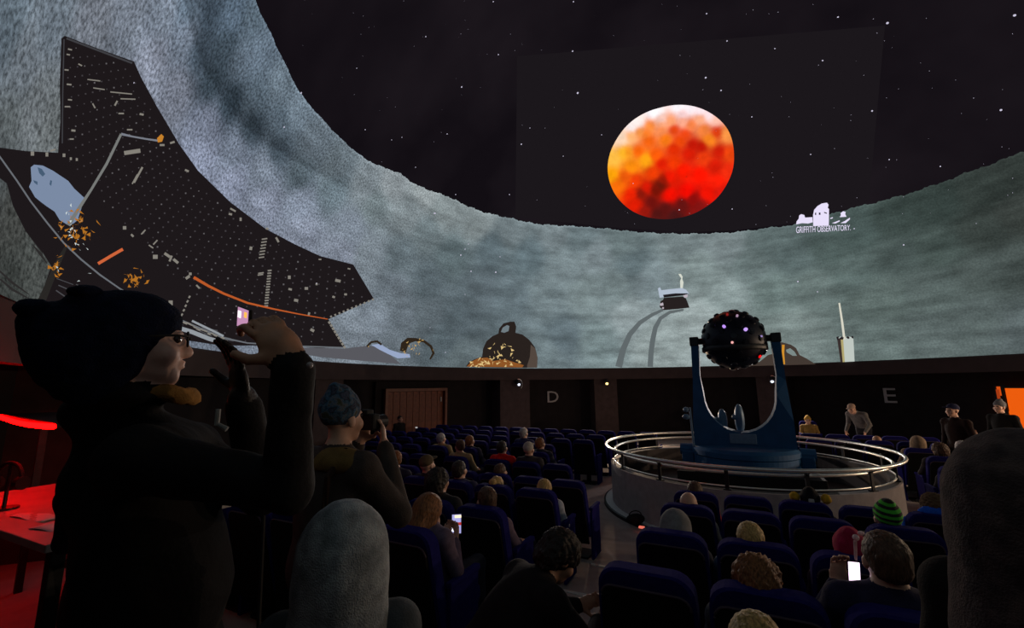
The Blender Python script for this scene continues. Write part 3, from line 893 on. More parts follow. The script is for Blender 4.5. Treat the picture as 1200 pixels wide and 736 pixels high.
# letters D and E marking the exits
for ch, x, y, hgt in (('D', 648, 465, 0.44), ('E', 1043, 463.5, 0.46)):
    tmesh = text_mesh(ch, 0.015)
    P = px_cyl(x, y, R_WALL - 0.06)
    vx = np.array([v.co[:] for v in tmesh.vertices])
    sc_ = hgt / (vx[:, 1].max() - vx[:, 1].min())
    ctr = (vx.max(0) + vx.min(0)) / 2
    rz = facing_centre(P) + PI     # letters read along local +x seen from the centre
    for v, c in zip(tmesh.vertices, vx):
        q = (c - ctr) * sc_
        if ch == 'D' or ch == 'E':
            q[0] *= 1.15
        v.co = Vector((q[0], -q[2], q[1]))
    o = link_mesh('wall_letter', tmesh, M_SIGN, label=f'pale grey letter {ch} mounted on the dark round wall', cat='letter')
    o.location = P
    o.rotation_euler = (0, 0, rz)

# dim house lamps on the columns
G_WARM = glow('lamp_warm', (255, 214, 130), 3.0)
G_COOL = glow('lamp_cool', (226, 232, 255), 1.6)
LAMPS = [(-51.4, 2.20, 'cool', 'white wall lamp with a curved shade high on a column'), (-28.6, 2.20, 'warm', 'black wall spotlight with a yellow bulb on a column'),
         (8.6, 2.2, 'cool', 'white wall lamp on the column behind the star projector'), (66, 2.2, 'warm', 'wall spotlight on the column beyond the lit doorway'),
         (92, 2.2, 'warm', 'wall spotlight on the second column beyond the lit doorway')]
LIGHT_NAME = {66: 'column_lamp_by_doorway_offscreen', 92: 'column_lamp_right_offscreen'}
for az_, z_, tone, lab in LAMPS:
    P = azp(R_FASCIA + 0.10, az_, z_)
    L = empty('wall_lamp', P, facing_centre(P), label=lab, cat='lamp', group='wall lamps on the columns')
    bm = bmesh.new()
    box(bm, (0, 0.02, 0.12), (0.1, 0.05, 0.14), bevel=0.01)
    rod(bm, (0, 0.03, 0.12), (0, 0.16, 0.1), 0.018)
    bm_obj('bracket', bm, M_BLACK, L)
    bm = bmesh.new()
    rod(bm, (0, 0.06, 0.12), (0, 0.24, 0.0), 0.075, 0.1, 16)
    bm_obj('housing', bm, M_BLACK if tone == 'warm' else M_DARKMETAL, L)
    bm = bmesh.new()
    ball(bm, (0, 0.245, -0.004), (0.055, 0.03, 0.05))
    bm_obj('bulb', bm, G_WARM if tone == 'warm' else G_COOL, L, smooth=True)
    if tone == 'cool':
        bm = bmesh.new()
        pts = [(0.16 * math.sin(a), 0.2, -0.0 + 0.2 * math.cos(a)) for a in np.linspace(-2.4, 0.2, 9)]
        tube(bm, pts, 0.012, 6)
        bm_obj('curved_shade', bm, M_STEEL, L)
    ld = bpy.data.lights.new(LIGHT_NAME.get(az_, 'house_lamp_light'), 'SPOT')
    ld.energy = HOUSE_LAMP_W
    ld.color = (1.0, 0.72, 0.48) if tone == 'warm' else (0.95, 0.85, 0.8)
    ld.spot_size = math.radians(125)
    ld.spot_blend = 0.8
    ld.shadow_soft_size = 0.06
    lo = bpy.data.objects.new(LIGHT_NAME.get(az_, 'house_lamp_light'), ld)
    col.objects.link(lo)
    lo.parent = L
    lo.location = (0, 0.30, -0.02)
    tgt = Vector((0, 6.0, -2.2))
    lo.rotation_euler = (tgt - Vector((0, 0.3, -0.02))).to_track_quat('-Z', 'Y').to_euler()

# ------------------------------------------------------------------ projector pit: carpeted drum, ledge, rail
pit = empty('projector_pit', (0, 0, 0), label='round grey carpeted pit wall with double steel handrail', cat='pit wall')
DR_R, DR_H = 2.215, 0.72
bm = bmesh.new()
lathe(bm, [(DR_R, -0.01), (DR_R, DR_H), (DR_R - 0.03, DR_H)], 120)
bm_obj('drum_wall', bm, M_DRUM, pit, smooth=False)
bm = bmesh.new()
lathe(bm, [(DR_R - 0.03, DR_H), (DR_R - 0.14, DR_H), (DR_R - 0.14, 0.30)], 120)  # inner face split off and coloured dark to imitate the pit's shaded inside
bm_obj('inner_face_dark', bm, mat('pit_inside_shade_brown', (0.035, 0.024, 0.024), 0.6, var=0.3, scale=4, bump=0.05), pit, label='inner face of the pit wall, coloured dark brown as in shade')
bm = bmesh.new()
lathe(bm, [(0.0, 0.30), (DR_R - 0.13, 0.30)], 64)
bm_obj('pit_floor', bm, M_BLACK, pit)
bm = bmesh.new()
lathe(bm, [(DR_R, 0.0), (DR_R + 0.13, 0.0), (DR_R + 0.13, 0.055), (DR_R, 0.055)], 120)
bm_obj('floor_ledge', bm, M_LEDGE, pit, label='pale ledge round the foot of the pit wall')
bm = bmesh.new()
lathe(bm, [(DR_R + 0.13, -0.005), (DR_R + 0.16, -0.005), (DR_R + 0.16, 0.05), (DR_R + 0.13, 0.06)], 120)
bm_obj('ledge_edge', bm, M_DARKMETAL, pit)
def ring_pts(r, z, n=120):
    return [pol(r, 360 * i / n, z) for i in range(n)]
bm = bmesh.new()
tube(bm, ring_pts(2.285, 1.035), 0.024, 10, True)
bm_obj('top_rail', bm, M_STEEL, pit, smooth=True, label='pale steel top handrail')
bm = bmesh.new()
tube(bm, ring_pts(2.13, 0.945), 0.022, 10, True)
bm_obj('lower_rail', bm, M_STEEL, pit, smooth=True)
bm = bmesh.new()
tube(bm, ring_pts(2.15, 0.765), 0.012, 8, True)
bm_obj('base_rail', bm, M_STEEL, pit, smooth=True)
pmesh = bmesh.new()
box(pmesh, (0, 0, 0.10), (0.05, 0.018, 0.27))
box(pmesh, (0, 0, -0.02), (0.1, 0.07, 0.02))
rod(pmesh, (0, 0, 0.21), (0, -0.12, 0.285), 0.009, seg=6)
rod(pmesh, (0, 0, 0.2), (0, 0.03, 0.2), 0.009, seg=6)
bmp = None
for i in range(14):
    th = 360 / 14 * i - 4
    if bmp is None:
        o = bm_obj('rail_post', pmesh, M_DARKMETAL, pit)
        bmp = o.data
    else:
        o = link_mesh('rail_post', bmp, M_DARKMETAL, pit)
    o.location = pol(2.16, th, 0.745)
    o.rotation_euler = (0, 0, math.radians(th))

# things lying on the ledge
P = px_plane(745, 614, 0.055)
bag = empty('bag', P, 0.6, label='small dark bag lying on the pale pit ledge', cat='bag')
bm = bmesh.new()
ball(bm, (0, 0, 0.07), (0.15, 0.06, 0.08))
bm_obj('bag_body', bm, M_BLACK, bag, smooth=True)
bm = bmesh.new()
tube(bm, [(0.1 * math.cos(a), 0, 0.12 + 0.07 * math.sin(a)) for a in np.linspace(0.1, PI - 0.1, 8)], 0.008, 6)
bm_obj('bag_strap', bm, M_BLACK, bag)
P = px_plane(752, 619, 0.06)
bm = bmesh.new()
box(bm, (0, 0, 0.012), (0.08, 0.06, 0.024), bevel=0.004)
o = bm_obj('small_light', bm, glow('ledge_red', (225, 110, 92), 1.0), label='small reddish light on the pale pit ledge', cat='light')
o.location = P

# ------------------------------------------------------------------ the star projector
PX = 0.125
pr_ = empty('star_projector', (PX, 0, 0.30), label='blue star projector with dark lens studded ball held in a U shaped yoke', cat='projector')
def zz(z): return z - 0.30
bm = bmesh.new()
box(bm, (0.0, 0, 0.175), (2.15, 1.5, 0.40), bevel=0.01)
bm_obj('plinth', bm, M_BLACK, pr_, label='black box plinth')
bm = bmesh.new()
lathe(bm, [(0.0, zz(0.66)), (0.80, zz(0.66)), (0.84, zz(0.72)), (0.84, zz(0.90)), (0.86, zz(0.92)), (0.86, zz(1.0)), (0.80, zz(1.05)), (0.0, zz(1.07))], 64)
bm_obj('turntable', bm, M_PBLUE, pr_, smooth=False)
# yoke plate with a deep curved cut-out
def yoke_profile():
    outer = [(-0.80, 1.04), (-0.79, 1.5), (-0.75, 2.2), (-0.735, 2.86), (-0.735, 3.02), (-0.60, 3.02), (-0.60, 2.86)]
    inner = [(-0.62, 2.3)]
    for a in np.linspace(PI, 2 * PI, 17):
        inner.append((0.0 + 0.58 * math.cos(a) * (1.0), 1.95 + 0.66 * math.sin(a)))
    inner.append((0.62, 2.3))
    right = [(-x, z) for x, z in reversed(outer)]
    return outer + inner + right
prof = yoke_profile()
bm = bmesh.new()
tris = tessellate_polygon([[Vector((x, z, 0)) for x, z in prof]])
fr = [bm.verts.new((x, -0.19 if z < 2.2 else -0.10, zz(z))) for x, z in prof]
bk = [bm.verts.new((x, 0.19 if z < 2.2 else 0.10, zz(z))) for x, z in prof]
for t_ in tris:
    bm.faces.new([fr[i] for i in t_])
    bm.faces.new([bk[i] for i in reversed(t_)])
n = len(prof)
for i in range(n):
    bm.faces.new((fr[i], bk[i], bk[(i + 1) % n], fr[(i + 1) % n]))
bmesh.ops.recalc_face_normals(bm, faces=bm.faces[:])
bm_obj('yoke', bm, M_PBLUE, pr_, label='blue U shaped yoke')
bm = bmesh.new()
box(bm, (0, -0.2, zz(1.19)), (0.42, 0.03, 0.17), bevel=0.01)
bm_obj('yoke_plate', bm, M_POD, pr_)
BZ, BR = 2.955, 0.54
for sx in (-1, 1):
    bm = bmesh.new()
    rod(bm, (sx * 0.5, 0, zz(BZ)), (sx * 0.70, 0, zz(BZ)), 0.06, seg=16)
    box(bm, (sx * 0.675, 0, zz(BZ) + 0.0), (0.16, 0.24, 0.17), bevel=0.02)
    bm_obj('trunnion', bm, M_DARKMETAL, pr_)
bl = None
bm = bmesh.new()
ball(bm, (0, 0, zz(BZ)), BR, 48, 32)
bl = bm_obj('star_ball', bm, M_PBALL, pr_, smooth=True, label='dark star ball')
bm = bmesh.new()
lathe(bm, [(BR - 0.02, -0.22), (BR - 0.005, -0.22), (BR + 0.01, -0.2), (BR + 0.01, -0.14), (BR - 0.0, -0.12)], 64)
for v in bm.verts:
    v.co.z += zz(BZ)
bm_obj('ball_band', bm, M_DARKMETAL, bl, smooth=True)
lens_me = None
NL = 76
for i in range(NL):
    z = 1 - 2 * (i + 0.5) / NL
    a = i * PI * (3 - math.sqrt(5))
    d = Vector((math.sqrt(1 - z * z) * math.cos(a), math.sqrt(1 - z * z) * math.sin(a), z))
    if abs(d.x) > 0.96 or abs(d.z + 0.33) < 0.08:
        continue
    if lens_me is None:
        bm = bmesh.new()
        rod(bm, (0, 0, -0.03), (0, 0, 0.022), 0.062, 0.05, 12)
        rod(bm, (0, 0, 0.02), (0, 0, 0.03), 0.03, 0.03, 10)
        o = bm_obj('lens', bm, M_PLENS, bl)
        lens_me = o.data
    else:
        o = link_mesh('lens', lens_me, M_PLENS, bl)
    o.location = Vector((0, 0, zz(BZ))) + d * BR
    o.rotation_euler = d.to_track_quat('Z', 'Y').to_euler()
# lenses that are lit
bc = np.array([PX, 0, BZ])
for x, y, c, s in ((848, 382, (196, 150, 255), .020), (874.5, 385.5, (205, 165, 255), .022), (858, 401.5, (255, 180, 175), .016), (864, 369, (170, 140, 165), .014), (893, 394, (150, 130, 190), .014),
                   (891, 418, (255, 20, 20), .024), (852, 367.5, (130, 30, 30), .014)):
    d = ray(x, y)
    o_ = CAM - bc
    RR = BR + 0.035
    b_ = o_ @ d
    c_ = o_ @ o_ - RR * RR
    t_ = -b_ - math.sqrt(max(b_ * b_ - c_, 0))
    p = CAM + d * t_
    bm = bmesh.new()
    nrm = Vector(p - bc).normalized()
    loc = Vector(p) - Vector((PX, 0, 0.30))
    rod(bm, loc - nrm * 0.04, loc, s * 1.4, s * 1.3, 10)
    bm_obj('lit_lens', bm, glow('lens_glow_%d_%d' % (c[0], c[1]), c, 1.0), bl)
# planet projectors, side drives, slim mast
for xx, zt, hh in ((-0.31, 1.44, 0.24), (-0.02, 1.49, 0.28)):
    bm = bmesh.new()
    ball(bm, (xx, 0.32, zz(zt)), (0.085, 0.1, hh))
    rod(bm, (xx, 0.32, zz(1.02)), (xx, 0.32, zz(zt)), 0.05, 0.04, 12)
    rod(bm, (xx, 0.32, zz(zt)), (xx - 0.1, 0.2, zz(zt + 0.05)), 0.035, 0.045, 10)
    bm_obj('planet_projector', bm, M_POD, pr_, smooth=True, label='pale blue oval planet projector')
for sx in (-1, 1):
    bm = bmesh.new()
    rod(bm, (sx * 0.84, -0.05, zz(0.95)), (sx * 1.06, -0.05, zz(0.95)), 0.11, 0.1, 14)
    box(bm, (sx * 0.93, -0.05, zz(0.8)), (0.2, 0.24, 0.26), bevel=0.02)
    box(bm, (sx * 0.8, -0.05, zz(0.93)), (0.14, 0.16, 0.14), bevel=0.01)
    bm_obj('side_drive', bm, M_PBLUE, pr_)
bm = bmesh.new()
rod(bm, (-0.81, -0.22, zz(1.0)), (-0.83, -0.22, zz(1.72)), 0.018, seg=8)
ball(bm, (-0.9, -0.22, zz(1.68)), 0.05)
ball(bm, (-0.9, -0.22, zz(1.55)), (0.07, 0.05, 0.05))
bm_obj('sensor_mast', bm, M_POD, pr_)

# ------------------------------------------------------------------ seats
SEAT_W = 0.50
def plate_outline(w0, w1, z0, z1, r, n=6):
    pts = [(-w0 / 2, z0), (w0 / 2, z0)]
    for a in np.linspace(0, PI / 2, n):
        pts.append((w1 / 2 - r + r * math.cos(a), z1 - r + r * math.sin(a)))
    for a in np.linspace(PI / 2, PI, n):
        pts.append((-w1 / 2 + r + r * math.cos(a), z1 - r + r * math.sin(a)))
    return pts
def extrude_plate(bm, outl, y0, y1, inset=0.0, lean=0.0, z_ref=0.97):
    def yy(y, z): return y + (z_ref - z) * lean
    cxx = sum(p[0] for p in outl) / len(outl)
    czz = sum(p[1] for p in outl) / len(outl)
    sc = 1 - inset
    a = [bm.verts.new((x, yy(y0, z), z)) for x, z in outl]
    b = [bm.verts.new((x, yy(y1, z), z)) for x, z in outl]
    n = len(outl)
    for i in range(n):
        bm.faces.new((a[i], a[(i + 1) % n], b[(i + 1) % n], b[i]))
    if inset:
        a2 = [bm.verts.new((cxx + (x - cxx) * sc, yy(y0 - 0.012, z), czz + (z - czz) * sc)) for x, z in outl]
        b2 = [bm.verts.new((cxx + (x - cxx) * sc, yy(y1 + 0.015, z), czz + (z - czz) * sc)) for x, z in outl]
        for i in range(n):
            bm.faces.new((a2[i], a2[(i + 1) % n], a[(i + 1) % n], a[i]))
            bm.faces.new((b[i], b[(i + 1) % n], b2[(i + 1) % n], b2[i]))
        a, b = a2, b2
    bm.faces.new(list(reversed(a)))
    bm.faces.new(b)
    bmesh.ops.recalc_face_normals(bm, faces=bm.faces[:])
LEAN = 0.2
def seat_proto():
    out = []
    bm = bmesh.new()
    extrude_plate(bm, plate_outline(0.50, 0.455, 0.30, 0.97, 0.10), -0.02, 0.07, 0.07, LEAN)
    out.append(('backrest', bm, M_SEATB))
    bm = bmesh.new()
    extrude_plate(bm, plate_outline(0.465, 0.415, 0.22, 0.885, 0.05), -0.052, -0.02, 0.0, LEAN)
    out.append(('back_panel', bm, M_SEATK))
    bm = bmesh.new()
    pts = [(x, -0.05 + (0.97 - z) * LEAN, z) for x, z in plate_outline(0.465, 0.415, 0.5, 0.89, 0.055)[2:]]
    tube(bm, pts, 0.006, 6)
    out.append(('piping', bm, M_PIPE))
    bm = bmesh.new()
    box(bm, (0, 0.38, 0.40), (0.46, 0.46, 0.12), bevel=0.035)
    out.append(('seat_cushion', bm, M_SEATB))
    for sx in (-1, 1):
        bm = bmesh.new()
        box(bm, (sx * 0.255, 0.33, 0.615), (0.05, 0.36, 0.04), bevel=0.012)
        box(bm, (sx * 0.255, 0.33, 0.32), (0.03, 0.34, 0.60), bevel=0.008)
        out.append(('arm_panel', bm, M_SEATB))
    bm = bmesh.new()
    rod(bm, (0, 0.36, 0.0), (0, 0.36, 0.36), 0.05, 0.05, 10)
    box(bm, (0, 0.36, 0.012), (0.36, 0.3, 0.024))
    out.append(('pedestal', bm, M_BLACK))
    return out
SEAT_ME = []
for nm, bm, mt in seat_proto():
    me = bpy.data.meshes.new(nm)
    bm.normal_update()
    bm.to_mesh(me)
    bm.free()
    me.materials.append(mt)
    SEAT_ME.append((nm, me))
def place_seat(x, y, label, group, rz=0.0):
    e = empty('theatre_seat', (x, y, tier_y(y + 0.25)), rz, label=label, cat='seat', group=group)
    for nm, me in SEAT_ME:
        link_mesh(nm, me, (), e)
    return e

# straight rows facing +Y
ROW_Y = [-6.7, -5.75, -4.6] + [-3.6 + i for i in range(8)]
seats = []                          # [row, x, block]
for k, y in enumerate(ROW_Y):
    lim = math.sqrt(max(8.75 ** 2 - y * y, 0))
    clear = math.sqrt(max(3.05 ** 2 - (y + .3) ** 2, 0))
    for n_ in range(14):
        x = -1.95 - 0.52 * n_
        if x > -lim and x < -clear - 0.0 and y < 3:
            seats.append([k, x, 'L'])
    for n_ in range(22):
        x = -0.45 + 0.51 * n_
        if x < lim and x > clear * (1 if y > -3.4 else 0) - (0.5 if y < -3.4 else 0):
            seats.append([k, x, 'R'])

# ------------------------------------------------------------------ figures: smooth implicit surfaces turned into one mesh
def cap(a, b, ra, rb=None, tag=1, k=0.03, sub=False):
    return dict(t='c', a=np.asarray(a, float), b=np.asarray(b, float), ra=ra, rb=ra if rb is None else rb, tag=tag, k=k, sub=sub)
def ell(c, r, rot=None, tag=1, k=0.03, sub=False):
    return dict(t='e', c=np.asarray(c, float), r=np.asarray(r, float), R=np.eye(3) if rot is None else np.asarray(rot, float), tag=tag, k=k, sub=sub)

def sd(p, X, Y, Z):
    if p['t'] == 'c':
        a, ba = p['a'], p['b'] - p['a']
        dx, dy, dz = X - a[0], Y - a[1], Z - a[2]
        t_ = np.clip((dx * ba[0] + dy * ba[1] + dz * ba[2]) / max(ba @ ba, 1e-12), 0, 1)
        return np.sqrt((dx - t_ * ba[0]) ** 2 + (dy - t_ * ba[1]) ** 2 + (dz - t_ * ba[2]) ** 2) - (p['ra'] + (p['rb'] - p['ra']) * t_)
    R, c, r = p['R'], p['c'], p['r']
    dx, dy, dz = X - c[0], Y - c[1], Z - c[2]
    qx = (R[0, 0] * dx + R[1, 0] * dy + R[2, 0] * dz)
    qy = (R[0, 1] * dx + R[1, 1] * dy + R[2, 1] * dz)
    qz = (R[0, 2] * dx + R[1, 2] * dy + R[2, 2] * dz)
    k0 = np.sqrt((qx / r[0]) ** 2 + (qy / r[1]) ** 2 + (qz / r[2]) ** 2)
    k1 = np.sqrt((qx / r[0] ** 2) ** 2 + (qy / r[1] ** 2) ** 2 + (qz / r[2] ** 2) ** 2)
    return np.where(k1 > 1e-9, k0 * (k0 - 1) / np.maximum(k1, 1e-9), -r.min())

def bounds(p):
    if p['t'] == 'c':
        r = max(p['ra'], p['rb'])
        return np.minimum(p['a'], p['b']) - r, np.maximum(p['a'], p['b']) + r
    ext = np.sqrt(((p['R'] * p['r'][None, :]) ** 2).sum(1))
    return p['c'] - ext, p['c'] + ext

def sdf_mesh(name, prims, h):
    adds = [p for p in prims if not p['sub']]
    lo = np.min([bounds(p)[0] for p in adds], 0) - 2.5 * h
    hi = np.max([bounds(p)[1] for p in adds], 0) + 2.5 * h
    n = np.ceil((hi - lo) / h).astype(int) + 1
    f = np.full(n, 0.1, dtype=np.float32)
    ax = [lo[i] + h * np.arange(n[i]) for i in range(3)]
    for p in prims:
        b0, b1 = bounds(p)
        mg = p['k'] + 2 * h
        i0 = np.maximum(np.floor((b0 - mg - lo) / h).astype(int), 0)
        i1 = np.minimum(np.ceil((b1 + mg - lo) / h).astype(int) + 1, n)
        if (i1 <= i0).any():
            continue
        sl = tuple(slice(i0[i], i1[i]) for i in range(3))
        d = sd(p, ax[0][sl[0]][:, None, None], ax[1][sl[1]][None, :, None], ax[2][sl[2]][None, None, :]).astype(np.float32)
        g = f[sl]
        k = p['k']
        if p['sub']:
            d = -d
            hh = np.clip(0.5 - 0.5 * (g - d) / k, 0, 1)
            f[sl] = g * (1 - hh) + d * hh + k * hh * (1 - hh)
        else:
            hh = np.clip(0.5 + 0.5 * (g - d) / k, 0, 1)
            f[sl] = g * (1 - hh) + d * hh - k * hh * (1 - hh)
    s = f < 0
    cnt = np.zeros(n - 1, dtype=np.int8)
    for a in (0, 1):
        for b in (0, 1):
            for c in (0, 1):
                cnt += s[a:n[0] - 1 + a, b:n[1] - 1 + b, c:n[2] - 1 + c]
    act = (cnt > 0) & (cnt < 8)
    ii = np.argwhere(act)
    idx = np.full(n - 1, -1, dtype=np.int64)
    idx[act] = np.arange(len(ii))
    acc = np.zeros((len(ii), 3))
    num = np.zeros(len(ii))
    co = [(a, b, c) for a in (0, 1) for b in (0, 1) for c in (0, 1)]
    for u in range(8):
        for v in range(u + 1, 8):
            df = np.array(co[v]) - np.array(co[u])
            if np.abs(df).sum() != 1:
                continue
            A = ii + co[u]
            B = ii + co[v]
            fa = f[A[:, 0], A[:, 1], A[:, 2]]
            fb = f[B[:, 0], B[:, 1], B[:, 2]]
            m_ = (fa < 0) != (fb < 0)
            t_ = np.where(m_, fa / np.where(m_, fa - fb, 1), 0)
            acc += np.where(m_[:, None], A + t_[:, None] * df, 0)
            num += m_
    V = lo + h * acc / num[:, None]
    quads = []
    for axx in range(3):
        o1, o2 = [(1, 2), (2, 0), (0, 1)][axx]
        sl0 = [slice(None)] * 3
        sl1 = [slice(None)] * 3
        sl0[axx] = slice(0, n[axx] - 1)
        sl1[axx] = slice(1, n[axx])
        ch = s[tuple(sl0)] != s[tuple(sl1)]
        e = np.argwhere(ch)
        e = e[(e[:, o1] > 0) & (e[:, o2] > 0) & (e[:, o1] < n[o1] - 1) & (e[:, o2] < n[o2] - 1)]
        ins = s[tuple(sl0)][e[:, 0], e[:, 1], e[:, 2]]
        q = []
        for d1, d2 in ((-1, -1), (0, -1), (0, 0), (-1, 0)):
            c = e.copy()
            c[:, o1] += d1
            c[:, o2] += d2
            q.append(idx[c[:, 0], c[:, 1], c[:, 2]])
        q = np.stack(q, 1)
        q = np.where(ins[:, None], q, q[:, ::-1])
        quads.append(q)
    Q = np.concatenate(quads)
    Q = Q[(Q >= 0).all(1)]
    C = V[Q].mean(1)
    best = np.full(len(C), 9.0)
    tag = np.zeros(len(C), dtype=np.int32)
    for p in adds:
        d = sd(p, C[:, 0], C[:, 1], C[:, 2])
        u = d < best
        best[u] = d[u]
        tag[u] = p['tag']
    me = np_mesh(name, V, Q.astype(np.int32))
    me.polygons.foreach_set('material_index', tag)
    me.polygons.foreach_set('use_smooth', np.ones(len(Q), dtype=bool))
    return me

def roughen(me, amp, freq, seed=0):
    n = len(me.vertices)
    V = np.zeros(n * 3)
    me.vertices.foreach_get('co', V)
    V = V.reshape(-1, 3)
    N = np.zeros(n * 3)
    me.vertices.foreach_get('normal', N)
    N = N.reshape(-1, 3)
    r_ = np.random.default_rng(seed)
    d = np.zeros(n)
    for o_ in range(4):
        w_ = r_.normal(size=(5, 3)) * freq * (1.7 ** o_)
        ph = r_.uniform(0, 6.28, 5)
        d += np.sin(V @ w_.T + ph).sum(1) * (0.6 ** o_) / 5
    me.vertices.foreach_set('co', (V + N * (d * amp)[:, None]).ravel())
    me.update()

def fold_coat(me, amp, freq):
    """soft folds on the faces that carry the coat"""
    nf = len(me.polygons)
    mi = np.zeros(nf, dtype=np.int32)
    me.polygons.foreach_get('material_index', mi)
    lv = np.zeros(len(me.loops), dtype=np.int32)
    me.loops.foreach_get('vertex_index', lv)
    keep = np.zeros(len(me.vertices))
    keep[lv.reshape(nf, 4)[mi == 1].ravel()] = 1
    keep[lv.reshape(nf, 4)[mi != 1].ravel()] = 0
    V = np.zeros(len(me.vertices) * 3)
    me.vertices.foreach_get('co', V)
    old = V.reshape(-1, 3).copy()
    roughen(me, amp, freq, 11)
    me.vertices.foreach_get('co', V)
    new = V.reshape(-1, 3)
    me.vertices.foreach_set('co', (old + (new - old) * keep[:, None]).ravel())
    me.update()

def unit(v):
    v = np.asarray(v, float)
    return v / max(np.linalg.norm(v), 1e-9)

def head_matrix(c, fwd, up=(0, 0, 1)):
    f = unit(fwd)
    x = unit(np.cross(f, up))
    u = np.cross(x, f)
    M = np.eye(4)
    M[:3, 0], M[:3, 1], M[:3, 2], M[:3, 3] = x, f, u, c
    return M

def tf(M, p):
    return M[:3, :3] @ np.asarray(p, float) + M[:3, 3]

SKIN, TOP, LEGS, SHOE = 0, 1, 2, 3
def head_prims(M, s=1.0, tag=SKIN):
    R = M[:3, :3]
    E = lambda c, r, k=0.012, **kw: ell(tf(M, np.array(c) * s), np.array(r) * s, R, tag, k, **kw)
    Cc = lambda a, b, ra, rb, k=0.008: cap(tf(M, np.array(a) * s), tf(M, np.array(b) * s), ra * s, rb * s, tag, k)
    return [E((0, -.015, .028), (.074, .094, .084), .02), E((0, .022, -.025), (.06, .068, .085), .02), E((0, .045, -.082), (.044, .042, .034), .02),
            E((0, .068, -.103), (.02, .018, .018), .012), Cc((0, .086, .012), (0, .106, -.032), .008, .013), E((0, .095, -.038), (.02, .014, .011), .008),
            E((0, .078, .022), (.05, .014, .010), .012), E((0, .091, -.061), (.023, .010, .006), .006), E((0, .089, -.073), (.020, .010, .006), .006),
            E((.034, .088, .004), (.017, .010, .010), .008, sub=True), E((-.034, .088, .004), (.017, .010, .010), .008, sub=True),
            E((.04, .055, -.035), (.03, .03, .03), .02), E((-.04, .055, -.035), (.03, .03, .03), .02),
            E((.075, -.008, -.014), (.011, .021, .033), .008), E((-.075, -.008, -.014), (.011, .021, .033), .008)]

def hand_prims(W, d, n, side, curl=0.5, s=1.0, tag=SKIN, thumb_in=0.3, spread=0.0):
    """palm, four unequal bent fingers and a thumb leaving the side of the palm; n is the palm's facing, side the thumb's side"""
    W, d = np.asarray(W, float), unit(d)
    n = unit(np.asarray(n, float) - d * (np.asarray(n, float) @ d))
    x = np.cross(d, n) * side
    R = np.stack([x, n, d], 1)
    out = [ell(W + d * .048 * s, np.array((.040, .015, .052)) * s, R, tag, .015)]
    for off, ln, rr_ in ((.030, .072, .0088), (.010, .080, .0092), (-.010, .074, .0088), (-.029, .058, .0078)):
        b = W + (d * .086 + x * off) * s
        dd = unit(d + x * off * spread * 8)
        p0 = b
        ang = 0.0
        for j, fr_ in enumerate((.46, .31, .23)):
            ang += curl * (0.75 + 0.25 * j)
            dj = dd * math.cos(ang) + n * math.sin(ang)
            p1 = p0 + dj * ln * fr_ * s
            out.append(cap(p0, p1, rr_ * s * (1 - .07 * j), rr_ * s * (1 - .07 * (j + 1)), tag, .004))
            p0 = p1
    b = W + (d * .026 + x * .032) * s
    t1 = b + unit(x * 0.8 + d * 0.55 + n * thumb_in) * .038 * s
    t2 = t1 + unit(x * 0.25 + d * 0.9 + n * (thumb_in + .25)) * .034 * s
    out += [cap(b, t1, .013 * s, .0105 * s, tag, .012), cap(t1, t2, .0105 * s, .009 * s, tag, .004)]
    return out

def body_prims(J, bulk=1.0, hand=True, hs=1.0, sleeve_to=0.9, hand_tag=SKIN, headM=None, hcurl=(0.5, 0.5), palm=None, neck_tag=SKIN, coat=False):
    """J: pelvis chest neck head(M) and per side sho elb wri hip kne ank toe"""
    b = bulk
    pr = []
    pel, che, nek = (np.asarray(J[k], float) for k in ('pelvis', 'chest', 'neck'))
    xax = unit(np.asarray(J['shoR'], float) - np.asarray(J['shoL'], float))
    zax = unit(che - pel)
    yax = unit(np.cross(zax, xax))
    R = np.stack([xax, yax, zax], 1)
    pr.append(ell(che, (.17 * b, .115 * b, .19 * b), R, TOP, .05))
    pr.append(ell((che * .5 + pel * .5), (.155 * b, .11 * b, .2 * b), R, TOP, .06))
    pr.append(ell(pel, (.165 * b, .125 * b, .13 * b), R, TOP if coat else LEGS, .06))
    pr.append(cap(np.asarray(J['shoL'], float), np.asarray(J['shoR'], float), .068 * b, None, TOP, .05))
    pr.append(cap(che + zax * .1, nek, .085 * b, .058, TOP, .04))
    M = J['head']
    pr.append(cap(nek - zax * .02, tf(M, (0, -.02, -.06)), .052, .05, neck_tag, .025))
    pr += head_prims(M, hs)
    for S, sgn in (('R', 1), ('L', -1)):
        sho, elb, wri = (np.asarray(J[k + S], float) for k in ('sho', 'elb', 'wri'))
        pr.append(cap(sho, elb, .058 * b, .046 * b, TOP, .03))
        pr.append(cap(elb, elb + (wri - elb) * sleeve_to, .046 * b, .036 * b, TOP, .02))
        pr.append(cap(elb + (wri - elb) * .7, wri, .03, .026, hand_tag, .01))
        if hand:
            d = J.get('hd' + S, wri - elb)
            pn = J.get('pn' + S, np.array((0, 0, -1.0)) * 1 + xax * -sgn * .4)
            pr += hand_prims(wri, d, pn, J.get('ts' + S, -sgn), hcurl[0 if S == 'R' else 1], tag=hand_tag)
        if 'hip' + S in J:
            hip, kne, ank, toe = (np.asarray(J[k + S], float) for k in ('hip', 'kne', 'ank', 'toe'))
            pr.append(cap(hip, kne, .088, .06, LEGS, .04))
            pr.append(cap(kne, ank, .058, .042, LEGS, .02))
            heel = ank + np.array((0, 0, -.045)) - unit((toe - ank) * np.array((1, 1, 0))) * .03
            pr.append(cap(heel, toe, .04, .032, SHOE, .02))
    return pr

